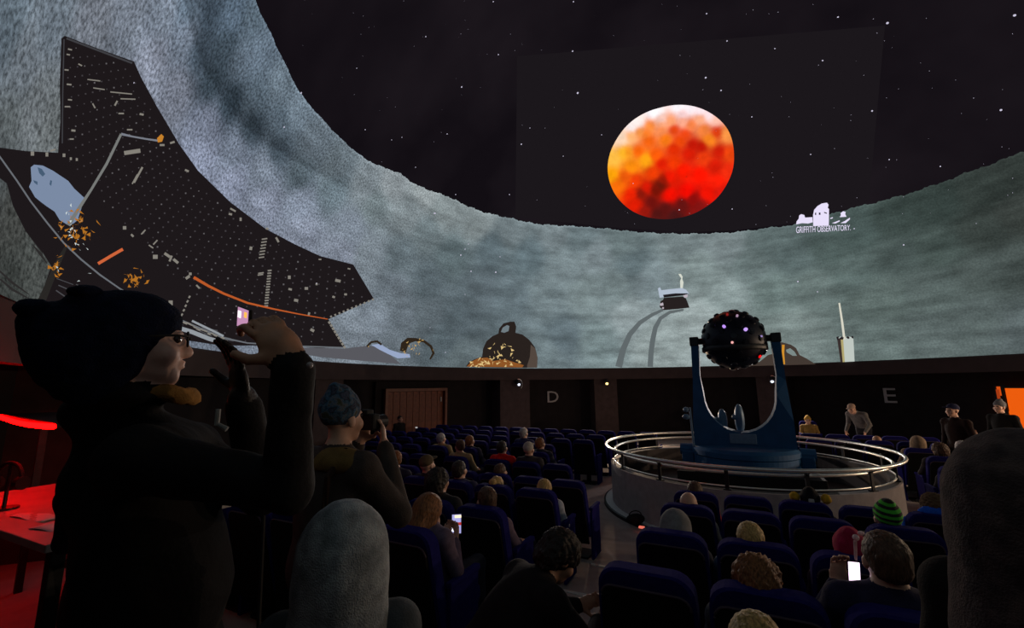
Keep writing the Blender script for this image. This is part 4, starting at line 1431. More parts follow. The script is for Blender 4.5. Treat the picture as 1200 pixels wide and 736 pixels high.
def mirror_pts(d):
    out = dict(d)
    for k, v in d.items():
        if k.endswith('R') and k[:-1] + 'L' not in d and not np.isscalar(v):
            out[k[:-1] + 'L'] = (-v[0], v[1], v[2])
    return out

# seated prototypes, local frame of the seat (y forward, origin on the floor under the top of the backrest)
def seated(pitch=0.15, bow=0.0, armup=False, phone=False, headz=0.99, heady=0.16, hyaw=0.0):
    hc = np.array((0, heady + bow * .12, headz - bow * .05))
    f = np.array((math.sin(hyaw) * math.cos(pitch), math.cos(hyaw) * math.cos(pitch), math.sin(pitch)))
    J = dict(pelvis=(0, .33, .47), chest=(0, .21 + bow * .06, .715), neck=(0, .155 + bow * .08, .875), head=head_matrix(hc, f),
             shoR=(.165, .185 + bow * .05, .80), elbR=(.225, .30, .60), wriR=(.12, .50, .58), hipR=(.09, .36, .47), kneR=(.12, .72, .49), ankR=(.12, .76, .10), toeR=(.13, .92, .035))
    J = mirror_pts(J)
    J['hdR'], J['hdL'] = (-.35, .9, -.1), (.35, .9, -.1)
    J['pnR'], J['pnL'] = (-.2, 0, -1), (.2, 0, -1)
    if phone:
        J['wriR'], J['wriL'] = (.07, .50, .70), (-.07, .50, .70)
        J['hdR'], J['hdL'] = (-.3, .6, .6), (.3, .6, .6)
        J['pnR'], J['pnL'] = (-.5, -.7, .4), (.5, -.7, .4)
    if armup:
        J['elbR'], J['wriR'] = (.27, .42, .78), (.14, .44, 1.02)
        J['hdR'], J['pnR'] = (-.2, .1, 1), (-.4, -.8, 0)
    return J

BODY = {}
def body_variant(key, J, bulk=1.0, h=0.0115, **kw):
    BODY[key] = (sdf_mesh('body_' + key, body_prims(J, bulk, **kw), h), J['head'])
body_variant('look', seated(0.22), 1.02)
body_variant('up', seated(0.55, headz=.98, heady=.13), 1.0)
body_variant('bow', seated(-0.5, bow=1.0, phone=True), 1.05)
body_variant('raise', seated(0.25, armup=True), 1.02)
body_variant('turn', seated(0.1, hyaw=-0.9), 1.02)

# hair and hats, in the head's frame
def hair_mesh(kind, seed=0, h=0.0075):
    if kind == 'short':
        pr = [ell((0, -.018, .032), (.081, .101, .090), k=.02), ell((0, -.065, -.015), (.066, .045, .05), k=.02)]
        sub = [ell((0, .105, -.045), (.085, .085, .10), k=.015, sub=True), ell((0, -.03, -.13), (.14, .12, .075), k=.008, sub=True), ell((.085, -.0, -.03), (.03, .032, .045), k=.006, sub=True), ell((-.085, -.0, -.03), (.03, .032, .045), k=.006, sub=True)]
        amp, fr_ = .0045, 120
    elif kind == 'long':
        pr = [ell((0, -.018, .034), (.086, .106, .092), k=.02), cap((0, -.06, -.02), (0, -.085, -.17), .075, .07, k=.05), cap((.062, -.01, -.0), (.072, -.02, -.14), .036, .03, k=.04), cap((-.062, -.01, 0), (-.072, -.02, -.14), .036, .03, k=.04)]
        sub = [ell((0, .115, -.05), (.066, .09, .115), k=.015, sub=True)]
        amp, fr_ = .004, 70
    elif kind == 'curly':
        pr = [ell((0, -.02, .035), (.10, .116, .10), k=.03), ell((0, -.07, -.03), (.092, .07, .09), k=.03)]
        sub = [ell((0, .12, -.05), (.075, .09, .11), k=.015, sub=True)]
        amp, fr_ = .012, 95
    elif kind == 'bun':
        pr = [ell((0, -.018, .032), (.081, .101, .088), k=.02), ell((0, -.10, .09), (.042, .04, .04), k=.02)]
        sub = [ell((0, .105, -.045), (.085, .085, .10), k=.015, sub=True)]
        amp, fr_ = .003, 90
    elif kind == 'fringe':          # grey hair round a bald crown
        pr = [ell((0, -.03, -.005), (.083, .092, .062), k=.02)]
        sub = [ell((0, .10, -.03), (.095, .10, .11), k=.015, sub=True), ell((0, .0, .085), (.09, .10, .06), k=.01, sub=True)]
        amp, fr_ = .003, 90
    elif kind == 'beanie':
        pr = [ell((0, -.02, .050), (.088, .106, .098), k=.03), cap((0, -.02, .13), (0, -.05, .15), .04, .03, k=.04)]
        sub = [ell((0, .14, -.09), (.14, .15, .115), k=.01, sub=True), ell((0, -.05, -.13), (.16, .16, .10), k=.01, sub=True)]
        amp, fr_ = .0025, 60
    elif kind == 'cap':
        pr = [ell((0, -.015, .052), (.083, .102, .08), k=.02), ell((0, .115, .048), (.062, .065, .008), k=.012)]
        sub = [ell((0, -.0, -.06), (.16, .13, .085), k=.01, sub=True)]
        amp, fr_ = .0, 40
    elif kind == 'hood':            # hood pulled up over the head and falling on the shoulders
        pr = [ell((0, -.03, .03), (.108, .125, .125), k=.03), cap((0, -.05, -.06), (0, -.06, -.2), .11, .13, k=.05)]
        sub = [ell((0, .125, -.02), (.075, .075, .12), k=.02, sub=True)]
        amp, fr_ = .003, 30
    elif kind == 'furhood':         # hood lying back with a fur trimmed edge
        pr = [ell((0, -.10, -.11), (.14, .09, .075), k=.04), ell((0, -.035, .02), (.095, .10, .105), k=.04)]
        sub = [ell((0, .12, -.02), (.075, .075, .12), k=.02, sub=True)]
        amp, fr_ = .011, 110
    me = sdf_mesh('hair_' + kind, pr + sub, h)
    me.polygons.foreach_set('material_index', np.zeros(len(me.polygons), dtype=np.int32))
    if amp:
        roughen(me, amp, fr_, seed)
    return me
HAIR = {k: hair_mesh(k, i) for i, k in enumerate(('short', 'long', 'curly', 'bun', 'fringe', 'beanie', 'cap', 'hood', 'furhood'))}
PARTNAME = {'short': 'hair', 'long': 'hair', 'curly': 'hair', 'bun': 'hair', 'fringe': 'hair', 'beanie': 'beanie', 'cap': 'cap', 'hood': 'hood', 'furhood': 'fur_hood'}
bm = bmesh.new()
ball(bm, (0, 0, 0), 0.0115, 10, 8)
EYE_ME = bpy.data.meshes.new('eye')
bm.to_mesh(EYE_ME)
bm.free()
EYE_ME.materials.append(mat('eye_dark', (0.03, 0.02, 0.02), 0.2, bump=0.0))

def cloth(rgb, rough=0.9):
    n = 'cloth_%d_%d_%d' % tuple(int(v * 1000) for v in rgb)
    return mat(n, rgb, rough, var=0.22, scale=22, bump=0.3, bscale=160, sheen=0.0, spec=0.15)
def hair_mat(rgb):
    n = 'hair_%d_%d_%d' % tuple(int(v * 1000) for v in rgb)
    if n in _mats:
        return _mats[n]
    M = mat(n, rgb, 0.6, var=0.55, scale=9, bump=0.0, spec=0.35)
    nt = M.node_tree
    b = nt.nodes['Principled BSDF']
    tc = nt.nodes['Texture Coordinate']
    mp = nt.nodes.new('ShaderNodeMapping')
    mp.inputs['Scale'].default_value = (14, 9, 3)
    nt.links.new(tc.outputs['Object'], mp.inputs[0])
    nz = [q for q in nt.nodes if q.type == 'TEX_NOISE'][0]
    nt.links.new(mp.outputs[0], nz.inputs['Vector'])
    bp = nt.nodes.new('ShaderNodeBump')
    bp.inputs['Strength'].default_value = 0.8
    bp.inputs['Distance'].default_value = 0.01
    nt.links.new(nz.outputs['Fac'], bp.inputs['Height'])
    nt.links.new(bp.outputs['Normal'], b.inputs['Normal'])
    return M
SK = {'light': mat('skin_light', (0.55, 0.31, 0.22), 0.55, var=0.1, scale=30, bump=0.05), 'tan': mat('skin_tan', (0.42, 0.21, 0.13), 0.55, var=0.1, scale=30, bump=0.05)}
HC = {'brown': (0.085, 0.04, 0.022), 'dark': (0.022, 0.015, 0.013), 'auburn': (0.20, 0.075, 0.025), 'blonde': (0.46, 0.29, 0.10), 'grey': (0.30, 0.29, 0.30), 'white': (0.5, 0.47, 0.46)}

def dress(o, mats):
    """give a body that shares its mesh its own skin and clothing"""
    if len(o.data.materials) < len(mats):
        for mm in mats[len(o.data.materials):]:
            o.data.materials.append(mm)
    for i, mm in enumerate(mats):
        o.material_slots[i].link = 'OBJECT'
        o.material_slots[i].material = mm

def add_head_gear(root, M, kind, rgb, eyes=True, scale=1.0, bname=None):
    Mm = Matrix([list(r_) for r_ in M])
    if kind:
        hm = link_mesh(PARTNAME[kind], HAIR[kind], [cloth((0.5, 0.5, 0.5))], root)
        hm.matrix_local = Mm @ Matrix.Diagonal((scale, scale, scale, 1))
        hm.material_slots[0].link = 'OBJECT'
        hm.material_slots[0].material = bname or (hair_mat(rgb) if PARTNAME[kind] == 'hair' else cloth(rgb))
    else:
        hm = None
    if eyes:
        for sx in (-1, 1):
            e = link_mesh('eye', EYE_ME, (), root)
            e.matrix_local = Mm @ Matrix.Translation((sx * .034, .078, .004))
    return hm

def seated_person(x, y, var, hair, hcol, top, label, legs=(0.02, 0.022, 0.03), skin='light', dz=0.0, yaw=0.0, group=None, hat_mat=None, z=None):
    P = (x, y, (tier_y(y + 0.25) if z is None else z) + dz)
    root = empty('person', P, yaw, label=label, cat='person', group=group)
    me, M = BODY[var]
    o = link_mesh('body', me, (), root)
    dress(o, [SK[skin], cloth(top), cloth(legs), cloth((0.015, 0.014, 0.014))])
    add_head_gear(root, M, hair, HC.get(hcol, hcol) if isinstance(hcol, str) else hcol, bname=hat_mat)
    root['hat'] = 0
    del root['hat']
    return root

body_variant('raiseL', (lambda J: (J.update(elbL=(-.27, .32, .60), wriL=(-.135, .40, .79), hdL=(.15, 0, 1), pnL=(.2, -1, 0)), J)[1])(seated(0.1)), 1.05)

# seats and the people sitting in them: a head's pixel gives the direction, the seat rows give the distance
def seat_spot(px, py, var, row):
    M = BODY[var][1]
    d = ray(px, py)
    P = CAM + d * ((row + M[1, 3] - CAM[1]) / d[1])
    return P[0], P[2] - M[2, 3] - tier_y(row + 0.25)

SITTERS = [
    # px, py, pose, hair, hair colour, top colour, label, extras
    (517, 514, 'look', 'short', 'grey', (.34, .25, .13), 'grey haired seated person in a beige top before the wooden door', {'y': -1.6}),
    (539, 523, 'turn', 'short', 'brown', (.36, .27, .14), 'brown haired seated person in a tan collar turning aside', {'y': -2.6}),
    (551, 517, 'look', 'short', 'auburn', (.03, .03, .06), 'auburn haired seated person in a navy jacket behind tan collar', {'y': -1.6}),
    (482, 540, 'turn', 'short', 'auburn', (.025, .025, .05), 'auburn haired seated person with lit cheek beside the patterned beanie', {'y': -4.6, 'x': -3.98}),
    (514, 546, 'look', 'cap', (.10, .07, .04), (.03, .03, .04), 'seated person in a brown flat cap', {'y': -4.6, 'x': -3.48}),
    (509, 564, 'look', 'curly', 'dark', (.02, .02, .025), 'seated person with a big round head of dark curls', {'y': -5.75, 'x': -2.5}),
    (549, 552, 'look', 'short', 'dark', (.03, .03, .07), 'dark haired seated person with pink ears and navy top', {'y': -4.6, 'x': -2.99}),
    (590, 525, 'look', 'short', 'dark', (.62, .012, .012), 'dark haired seated person in a bright red jacket', {'y': -2.6}),
    (586, 553, 'look', 'short', 'brown', (.03, .025, .03), 'brown haired seated person just behind the red jacket', {'y': -3.6}),
    (582, 570, 'look', 'bun', 'blonde', (.04, .03, .04), 'fair haired seated person with hair in a bun', {'y': -4.6, 'x': -2.5}),
    (613, 508, 'look', 'short', 'grey', (.03, .03, .09), 'grey haired seated person beside the bald man', {'y': -0.6}),
    (625, 506, 'turn', None, 'grey', (.02, .02, .025), 'bald seated man in black under the letter D', {'y': 0.4, 'yaw': 2.0}),
    (632, 520, 'look', 'short', 'auburn', (.03, .03, .05), 'auburn haired seated person at the end of the row beside the walkway', {'y': -1.6, 'legs': (.05, .09, .2)}),
    (621, 527, 'look', 'cap', (.42, .38, .34), (.04, .035, .04), 'seated person in a pale cap', {'y': -2.6}),
    (620, 573, 'bow', 'short', 'blonde', (.42, .44, .52), 'blonde seated person in a pale blue grey sweater beside the aisle', {'y': -4.6, 'legs': (.06, .1, .2), 'x': -1.95}),
    (499, 600, 'bow', 'long', 'auburn', (.14, .10, .15), 'long auburn haired person bent over a glowing phone', {'y': -6.7}),
    (541, 596, 'look', 'beanie', (.16, .26, .44), (.05, .05, .08), 'seated person in a light blue beanie', {'y': -5.75, 'dz': 0, 'x': -2.99}),
    (566, 586, 'turn', 'short', 'brown', (.16, .11, .16), 'brown haired seated person in a purple grey sweater', {'y': -5.75}),
    (813, 590, 'look', 'short', 'brown', (.26, .02, .03), 'brown haired seated person in a dark red jacket by the pit', {'y': -3.6}),
    (806, 607, 'look', 'fringe', 'white', (.05, .07, .10), 'seated bald man with white hair round his head', {'y': -4.6}),
    (795, 630, 'bow', 'hood', (.20, .19, .19), (.03, .035, .06), 'seated person hunched under a grey hood', {'y': -5.75}),
    (872, 644, 'look', 'short', 'blonde', (.08, .14, .25), 'blonde seated person between two empty seats', {'y': -5.75, 'x': 0.03}),
    (883, 682, 'look', 'curly', 'auburn', (.10, .095, .10), 'seated person with bushy auburn hair and grey scarf', {'y': -6.7}),
    (959, 602, 'look', 'beanie', (.012, .012, .014), (.02, .02, .025), 'child in a black hat with two yellow pompoms', {'y': -3.6, 'pom': True}),
    (1033, 607, 'look', 'beanie', 'stripe', (.02, .022, .03), 'seated person in a green and black striped beanie', {'y': -4.6}),
    (990, 650, 'look', 'beanie', (.36, .015, .06), (.05, .02, .04), 'seated person in a crimson beanie', {'y': -5.75}),
    (1029, 655, 'raiseL', 'short', 'brown', (.02, .018, .05), 'brown haired man holding up a bright phone', {'y': -6.7, 'yaw': 0.05}),
    (1096, 592, 'look', 'furhood', (.15, .09, .05), (.012, .11, .62), 'seated person in a bright blue coat with brown fur hood', {'y': -3.6}),
    (1030, 517, 'look', None, 'brown', (.05, .03, .03), 'bald seated person with reddish head beyond the pit rail', {'y': 2.4, 'skin': 'tan'}),
    (1075, 519, 'up', 'hood', (.26, .18, .12), (.22, .15, .10), 'seated person in a tan hood leaning back', {'y': 1.4}),
    (1102, 528, 'look', 'curly', 'brown', (.03, .025, .03), 'seated person with round brown curls beyond the pit', {'y': 0.4}),
    (1124, 525, 'look', 'curly', 'white', (.05, .045, .05), 'white haired seated person beyond the pit', {'y': 1.4}),
    (1141, 514, 'raise', 'short', 'brown', (.34, .02, .02), 'child in a red top holding up a small lit phone', {'y': 3.4}),
    (1168, 530, 'up', 'short', 'blonde', (.03, .03, .05), 'fair haired seated person looking up near the lit doorway', {'y': 0.4}),
    (1187, 531, 'look', 'short', 'brown', (.05, .04, .03), 'brown haired seated person near the lit doorway', {'y': 1.4}),
    (1081, 545, 'look', 'short', 'dark', (.02, .02, .025), 'dark haired seated person below the tan hood', {'y': -0.6, 'x': 2.78}),
    (945, 492, 'look', 'beanie', (.50, .28, .05), (.30, .18, .05), 'seated person in a yellow hat on the far side of the pit', {'y': 7.4}),
    (893, 772, 'look', 'short', 'blonde', (.05, .04, .05), 'fair haired person in the row behind the bushy auburn hair', {'y': -7.5}),
]
def stripe_material():
    M = bpy.data.materials.new('green_striped_knit')
    M.use_nodes = True
    nt = M.node_tree
    b = nt.nodes['Principled BSDF']
    b.inputs['Roughness'].default_value = 0.9
    tc = nt.nodes.new('ShaderNodeTexCoord')
    wv = nt.nodes.new('ShaderNodeTexWave')
    wv.bands_direction = 'Z'
    wv.inputs['Scale'].default_value = 7.5
    wv.inputs['Distortion'].default_value = 0.6
    nt.links.new(tc.outputs['Object'], wv.inputs['Vector'])
    rp = nt.nodes.new('ShaderNodeValToRGB')
    rp.color_ramp.interpolation = 'CONSTANT'
    rp.color_ramp.elements[0].color = (0.012, 0.014, 0.012, 1)
    rp.color_ramp.elements[1].color = (0.06, 0.50, 0.03, 1)
    rp.color_ramp.elements[1].position = 0.5
    nt.links.new(wv.outputs['Fac'], rp.inputs['Fac'])
    nt.links.new(rp.outputs['Color'], b.inputs['Base Color'])
    return M
def mottled(name, cols, scale):
    M = bpy.data.materials.new(name)
    M.use_nodes = True
    nt = M.node_tree
    b = nt.nodes['Principled BSDF']
    b.inputs['Roughness'].default_value = 0.95
    tc = nt.nodes.new('ShaderNodeTexCoord')
    nz = nt.nodes.new('ShaderNodeTexNoise')
    nz.inputs['Scale'].default_value = scale
    nz.inputs['Detail'].default_value = 2
    nt.links.new(tc.outputs['Object'], nz.inputs['Vector'])
    rp = nt.nodes.new('ShaderNodeValToRGB')
    els = rp.color_ramp.elements
    n = len(cols)
    while len(els) < n:
        els.new(0.5)
    for i, c in enumerate(cols):
        els[i].position = 0.32 + 0.36 * i / (n - 1)
        els[i].color = (*c, 1)
    nt.links.new(nz.outputs['Fac'], rp.inputs['Fac'])
    nt.links.new(rp.outputs['Color'], b.inputs['Base Color'])
    n2 = nt.nodes.new('ShaderNodeTexNoise')
    n2.inputs['Scale'].default_value = 260
    nt.links.new(tc.outputs['Object'], n2.inputs['Vector'])
    bp = nt.nodes.new('ShaderNodeBump')
    bp.inputs['Strength'].default_value = 0.6
    bp.inputs['Distance'].default_value = 0.01
    nt.links.new(n2.outputs['Fac'], bp.inputs['Height'])
    nt.links.new(bp.outputs['Normal'], b.inputs['Normal'])
    return M
M_STRIPE = stripe_material()
taken = []
sitter = {}
people = {}
for px, py, var, hair, hc, top, lab, ex in SITTERS:
    y = ex['y']
    x, dz = seat_spot(px, py, var, y)
    dz = max(-0.05 if x > -1 and y < -3 else -0.12, min(0.19, dz))
    x = ex.get('x', x)
    rz = ex.get('yaw', random.uniform(-.12, .12))
    if y in (7.4, -7.5):
        place_seat(x, y, 'blue theatre seat standing alone by the far wall' if y > 0 else 'blue theatre seat of the row behind the bushy auburn hair', 'single theatre seats', PI if y > 0 else 0)
        rz += PI if y > 0 else 0
    else:
        k = min(range(len(ROW_Y)), key=lambda i: abs(ROW_Y[i] - y))
        cand = sorted([s for s in seats if s[0] == k and s not in taken], key=lambda s: abs(s[1] - x))
        if cand and abs(cand[0][1] - x) < 0.14:
            x = cand[0][1] + (x - cand[0][1]) * 0.5
            taken.append(cand[0])
            sitter[id(taken[-1])] = lab
        else:
            seats[:] = [s for s in seats if s in taken or s[0] != k or abs(s[1] - x) > 0.44]
            seats.append([k, x, 'L' if x < -1 else 'R'])
            taken.append(seats[-1])
            sitter[id(taken[-1])] = lab
    r, th = x, y
    hat_mat = M_STRIPE if hc == 'stripe' else None
    p = seated_person(x, y, var, hair, (.1, .1, .1) if hc == 'stripe' else hc, top, lab, legs=ex.get('legs', (.02, .022, .035)), skin=ex.get('skin', 'light'), dz=dz,
                      yaw=rz, hat_mat=hat_mat)
    people[lab] = (p, BODY[var][1])
    if 'bright blue coat' in lab:
        M = BODY[var][1]
        bm = bmesh.new()
        ball(bm, tf(M, (.02, -.10, -.055)), (.17, .085, .10), 24, 16)
        q = bm_obj('coat_hood', bm, cloth((.012, .11, .62)), p, smooth=True, label='bright blue coat hood')
        roughen(q.data, .008, 30, 6)
    if ex.get('pom'):
        M = BODY[var][1]
        for sx in (-1, 1):
            bm = bmesh.new()
            ball(bm, tf(M, (sx * .135, -.03, .06)), .046, 14, 10)
            q = bm_obj('pompom', bm, cloth((.62, .36, .03)), p, smooth=True, label='yellow pompom')
            roughen(q.data, .006, 120, 3)
        bm = bmesh.new()
        box(bm, tf(M, (0, -.128, .06)), (.05, .012, .06), bevel=.01)
        bm_obj('hat_badge', bm, cloth((.5, .5, .48)), p)

ORD = ['fourth', 'third', 'second', 'first']
in_view = lambda P: (lambda q: q[2] > 0.3 and -20 < q[0] < 1220 and q[1] < 790)(project(P)[0])
used_labels = set()
for sx_ in seats:
    k, x, blk = sx_
    y = ROW_Y[k]
    if not in_view((x, y, 0.9 + tier_y(y))):
        continue
    full = 'occupied' if sx_ in taken else 'empty'
    if blk == 'R' and k < 4:
        lab = f'{full} blue theatre seat, {ORD[k]} row behind the pit, in the bright phone block'
    elif blk == 'R':
        lab = f'{full} blue theatre seat beside the pit, before the orange lit doorway'
    elif k < 4:
        lab = f'{full} blue theatre seat across the aisle, in line with the {ORD[k]} row behind the pit'
    elif k < 6:
        lab = f'{full} blue theatre seat in the two rows around the bright red jacket'
    else:
        lab = f'{full} blue theatre seat in the far rows around the bald man in black'
    grp = lab.replace(' blue theatre seat', ' seats')
    if sx_ in taken and id(sx_) in sitter:
        lab = 'blue theatre seat of the ' + ' '.join(sitter[id(sx_)].split()[:11])
        grp = 'occupied theatre seats'
    else:                           # an empty seat is told by the person nearest to it
        near = min(people.items(), key=lambda kv: (Vector(kv[1][0].location) - Vector((x, y, 0))).xy.length)
        dx_, dy_ = x - near[1][0].location.x, y - near[1][0].location.y
        if math.hypot(dx_, dy_) < 1.15:
            rel = 'beside' if abs(dy_) < .3 else ('directly ' if abs(dx_) < .26 else 'diagonally ') + ('before' if dy_ > 0 else 'behind')
            l2 = f'empty blue theatre seat {rel} the ' + ' '.join(near[0].split()[:9])
            if l2 not in used_labels:
                used_labels.add(l2)
                lab = l2
                grp = 'empty theatre seats near people'
    place_seat(x, y, lab, grp)

# ------------------------------------------------------------------ standing figures
def standing(pitch=0.0, stoop=0.0, arms='down', hyaw=0.0):
    f = np.array((math.sin(hyaw) * math.cos(pitch), math.cos(hyaw) * math.cos(pitch), math.sin(pitch)))
    J = dict(pelvis=(0, 0, .93), chest=(0, .02 + stoop * .16, 1.24 - stoop * .04), neck=(0, .03 + stoop * .30, 1.45 - stoop * .10), head=head_matrix(np.array((0, .05 + stoop * .40, 1.60 - stoop * .16)), f),
             shoR=(.185, .02 + stoop * .24, 1.375 - stoop * .08), elbR=(.25, .0 + stoop * .2, 1.09 - stoop * .05), wriR=(.22, .12 + stoop * .3, .86), hipR=(.09, 0, .88), kneR=(.10, .03, .48), ankR=(.10, 0, .085), toeR=(.12, .18, .03))
    J = mirror_pts(J)
    J['hdR'], J['hdL'] = (-.05, .25, -.9), (.05, .25, -.9)
    J['pnR'], J['pnL'] = (-1, 0, 0), (1, 0, 0)
    if arms == 'photo':
        J['elbR'], J['wriR'] = (.29, .16, 1.16), (.09, .24, 1.46)
        J['elbL'], J['wriL'] = (-.28, .18, 1.17), (-.09, .24, 1.46)
        J['hdR'], J['hdL'] = (-.25, .1, .9), (.25, .1, .9)
        J['pnR'], J['pnL'] = (-.6, -.6, 0), (.6, -.6, 0)
    return J
body_variant('stand', standing(.1), 1.1, coat=True)
body_variant('stoop', standing(-.3, stoop=.9), 1.05)
body_variant('hooded', standing(.12), 1.25, coat=True)

def heading(dx, dy):
    return math.atan2(-dx, dy)
FWF = unit(np.array((FW[0], FW[1], 0)))
def cam_dir(rt, fw):               # horizontal direction given as (image right, away from the camera)
    v = rt * _r0 + fw * FWF
    return unit(v)

def stand_person(P, rz, var, hair, hc, top, legs, label, scale=1.0, skin='light', gear_scale=1.0, hat_mat=None):
    r, th = polar_of(P)
    root = empty('person', (P[0], P[1], tier(r, th)), rz, label=label, cat='person')
    root.scale = (scale, scale, scale)
    me, M = BODY[var]
    o = link_mesh('body', me, (), root)
    dress(o, [SK[skin], cloth(top), cloth(legs), cloth((0.015, 0.014, 0.014))])
    add_head_gear(root, M, hair, HC.get(hc, hc) if isinstance(hc, str) else hc, scale=gear_scale, bname=hat_mat)
    return root, M
def stand_at(px, py, var, hz=None, **k):
    M = BODY[var][1]
    s = k.get('scale', 1.0)
    hzz = M[2, 3] * s
    P = px_plane(px, py, hzz)
    for _ in range(3):
        r, th = polar_of(P)
        P = px_plane(px, py, hzz + tier(r, th))
    rz = k.pop('rz', None)
    if rz is None:
        rz = math.radians(polar_of(P)[1])
    off = M[1, 3] * s                # put the head, not the feet, on the pixel
    P = P - np.array((-math.sin(rz), math.cos(rz), 0)) * off
    return stand_person(P, rz, var, k.pop('hair'), k.pop('hc'), k.pop('top'), k.pop('legs'), k.pop('label'), **k)
bp1, _ = stand_at(998, 479, 'stoop', hair='cap', hc=(.36, .24, .18), top=(.13, .12, .115), legs=(.02, .02, .025), rz=heading(*cam_dir(-.9, -.4)[:2]), label='standing man in a pale cap and grey printed shirt beyond the pit')
stand_at(1116, 481, 'stand', hair='cap', hc=(.015, .018, .05), top=(.012, .004, .004), legs=(.012, .012, .014), label='standing person in a dark blue cap and maroon coat')
stand_at(1171, 477, 'stand', hair='beanie', hc=(.12, .12, .13), top=(.006, .005, .005), legs=(.012, .012, .012), label='standing person in a grey knit hat beside the lit doorway')
stand_person(px_cyl(468, 486, 8.7), heading(*cam_dir(.8, -.6)[:2]), 'stand', 'short', 'dark', (.012, .01, .01), (.01, .01, .01), 'child in black standing before the wooden door', scale=.78)
# shirt print on the man beyond the pit
bm = bmesh.new()
box(bm, (0, -.04, 1.22), (.16, .01, .10), bevel=.004)
bm_obj('shirt_print', bm, cloth((.22, .22, .22)), bp1)

# patterned beanie man, standing at the aisle with a camera at his eye
body_variant('photographer', standing(.05, arms='photo'), 1.22, coat=True, h=.009)
bd = cam_dir(.50, .87)
hp_ = px_depth(402, 490, 2.15)
M_MOTTLE = mottled('mottled_knit', [(.015, .02, .045), (.06, .07, .12), (.015, .018, .03), (.03, .09, .16), (.11, .12, .15), (.05, .052, .03)], 24)
ro, Mh = stand_person(hp_, heading(bd[0], bd[1]), 'photographer', 'beanie', (.1, .15, .3), (.052, .040, .036), (.02, .018, .02), 'standing man in a mottled blue beanie and brown jacket holding a camera', hat_mat=M_MOTTLE)
rr_, tt_ = polar_of(hp_)
sc_ = (hp_[2] - tier(rr_, tt_)) / 1.60
ro.scale = (sc_, sc_, sc_)
off = bd * Mh[1, 3] * sc_
ro.location = (hp_[0] - off[0], hp_[1] - off[1], tier(rr_, tt_))
bm = bmesh.new()                     # mustard yoke patch over the shoulders
ell_rot = Matrix.Rotation(0.0, 3, 'X')
pts = [ell((.0, .0, 1.40), (.245, .105, .075), k=.02)]
mm_ = sdf_mesh('shoulder_yoke', pts + [ell((0, .0, 1.30), (.4, .3, .075), k=.01, sub=True), ell((-.2, 0, 1.45), (.2, .3, .2), k=.01, sub=True)], .01)
bm.free()
mm_.polygons.foreach_set('material_index', np.zeros(len(mm_.polygons), dtype=np.int32))
link_mesh('shoulder_yoke', mm_, cloth((.16, .095, .03)), ro)
bm = bmesh.new()
tube(bm, [(.12, -.13, .95), (.15, -.15, 1.15), (.13, -.12, 1.36), (.1, 0, 1.46)], .016, 6)
bm_obj('camera_strap', bm, cloth((.03, .015, .01)), ro)
cmr = empty('camera_body', ro.location + ro.rotation_euler.to_matrix() @ Vector((0, .19, 1.57)) * sc_, ro.rotation_euler.z, label='black camera held to the eye by the mottled beanie man', cat='camera')
bm = bmesh.new()
box(bm, (0, .02, 0), (.13, .05, .085), bevel=.012)
box(bm, (0, .01, .05), (.05, .05, .03), bevel=.008)
bm_obj('camera_case', bm, M_BLACK, cmr)
bm = bmesh.new()
rod(bm, (0, .04, -.005), (0, .13, -.005), .035, .038, 16)
bm_obj('camera_lens', bm, M_DARKMETAL, cmr)

# child in a grey fleece hood, close by
M_FLEECE = mottled('grey_fleece', [(.16, .18, .19), (.28, .30, .32), (.40, .43, .45)], 22)
hp_ = px_depth(404, 655, 1.15)
rr_, tt_ = polar_of(hp_)
cs = (hp_[2] - tier(rr_, tt_)) / 1.60
hd = cam_dir(-.22, .97)
ro, Mh = stand_person(hp_ - hd * .05 * cs, heading(hd[0], hd[1]), 'hooded', 'hood', (.2, .2, .2), (.07, .078, .085), (.02, .02, .025), 'child in a grey fleece hood seen from behind beside the aisle', scale=cs, gear_scale=1.38, hat_mat=M_FLEECE)

# person in a dark furry hood at the edge of the view
M_FUR = mottled('dark_brown_fur', [(.03, .019, .019), (.055, .035, .034), (.10, .066, .06)], 30)
hp_ = px_depth(1228, 606, .92)
rr_, tt_ = polar_of(hp_)
cs = (hp_[2] - tier(rr_, tt_)) / 1.60
hd = cam_dir(.96, .28)
ro, Mh = stand_person(hp_ - hd * .05 * cs, heading(hd[0], hd[1]), 'stand', 'hood', (.1, .1, .1), (.014, .011, .011), (.012, .011, .012), 'person in a dark brown furry hood and black coat close by', scale=cs, gear_scale=1.34, hat_mat=M_FUR)
# person crouching on the aisle steps
J = mirror_pts(dict(pelvis=(0, -.30, .40), chest=(0, -.06, .62), neck=(0, .10, .76), head=head_matrix(np.array((0, .21, .84)), (0, .75, -.66)),
                    shoR=(.18, .04, .71), elbR=(.24, .22, .50), wriR=(.09, .38, .52), hipR=(.10, -.28, .36), kneR=(.15, .16, .42), ankR=(.13, -.12, .10), toeR=(.14, .06, .035)))
J['hdR'], J['hdL'], J['pnR'], J['pnL'] = (-.4, .6, .3), (.4, .6, .3), (-.5, -.6, .3), (.5, -.6, .3)
body_variant('crouch', J, 1.22, coat=True)
hp_ = px_depth(657, 652, 2.35)
hd = cam_dir(.86, .42)
rr_, tt_ = polar_of(hp_ - hd * .3)
zf = tier(rr_, tt_)
root = empty('person', (hp_[0] - hd[0] * .21, hp_[1] - hd[1] * .21, hp_[2] - .84), heading(hd[0], hd[1]), label='dark clad person crouching on the aisle steps', cat='person')
o = link_mesh('body', BODY['crouch'][0], (), root)
dress(o, [SK['tan'], cloth((.013, .009, .010)), cloth((.010, .009, .010)), cloth((.012, .012, .012))])
add_head_gear(root, BODY['crouch'][1], 'curly', (.018, .010, .009))

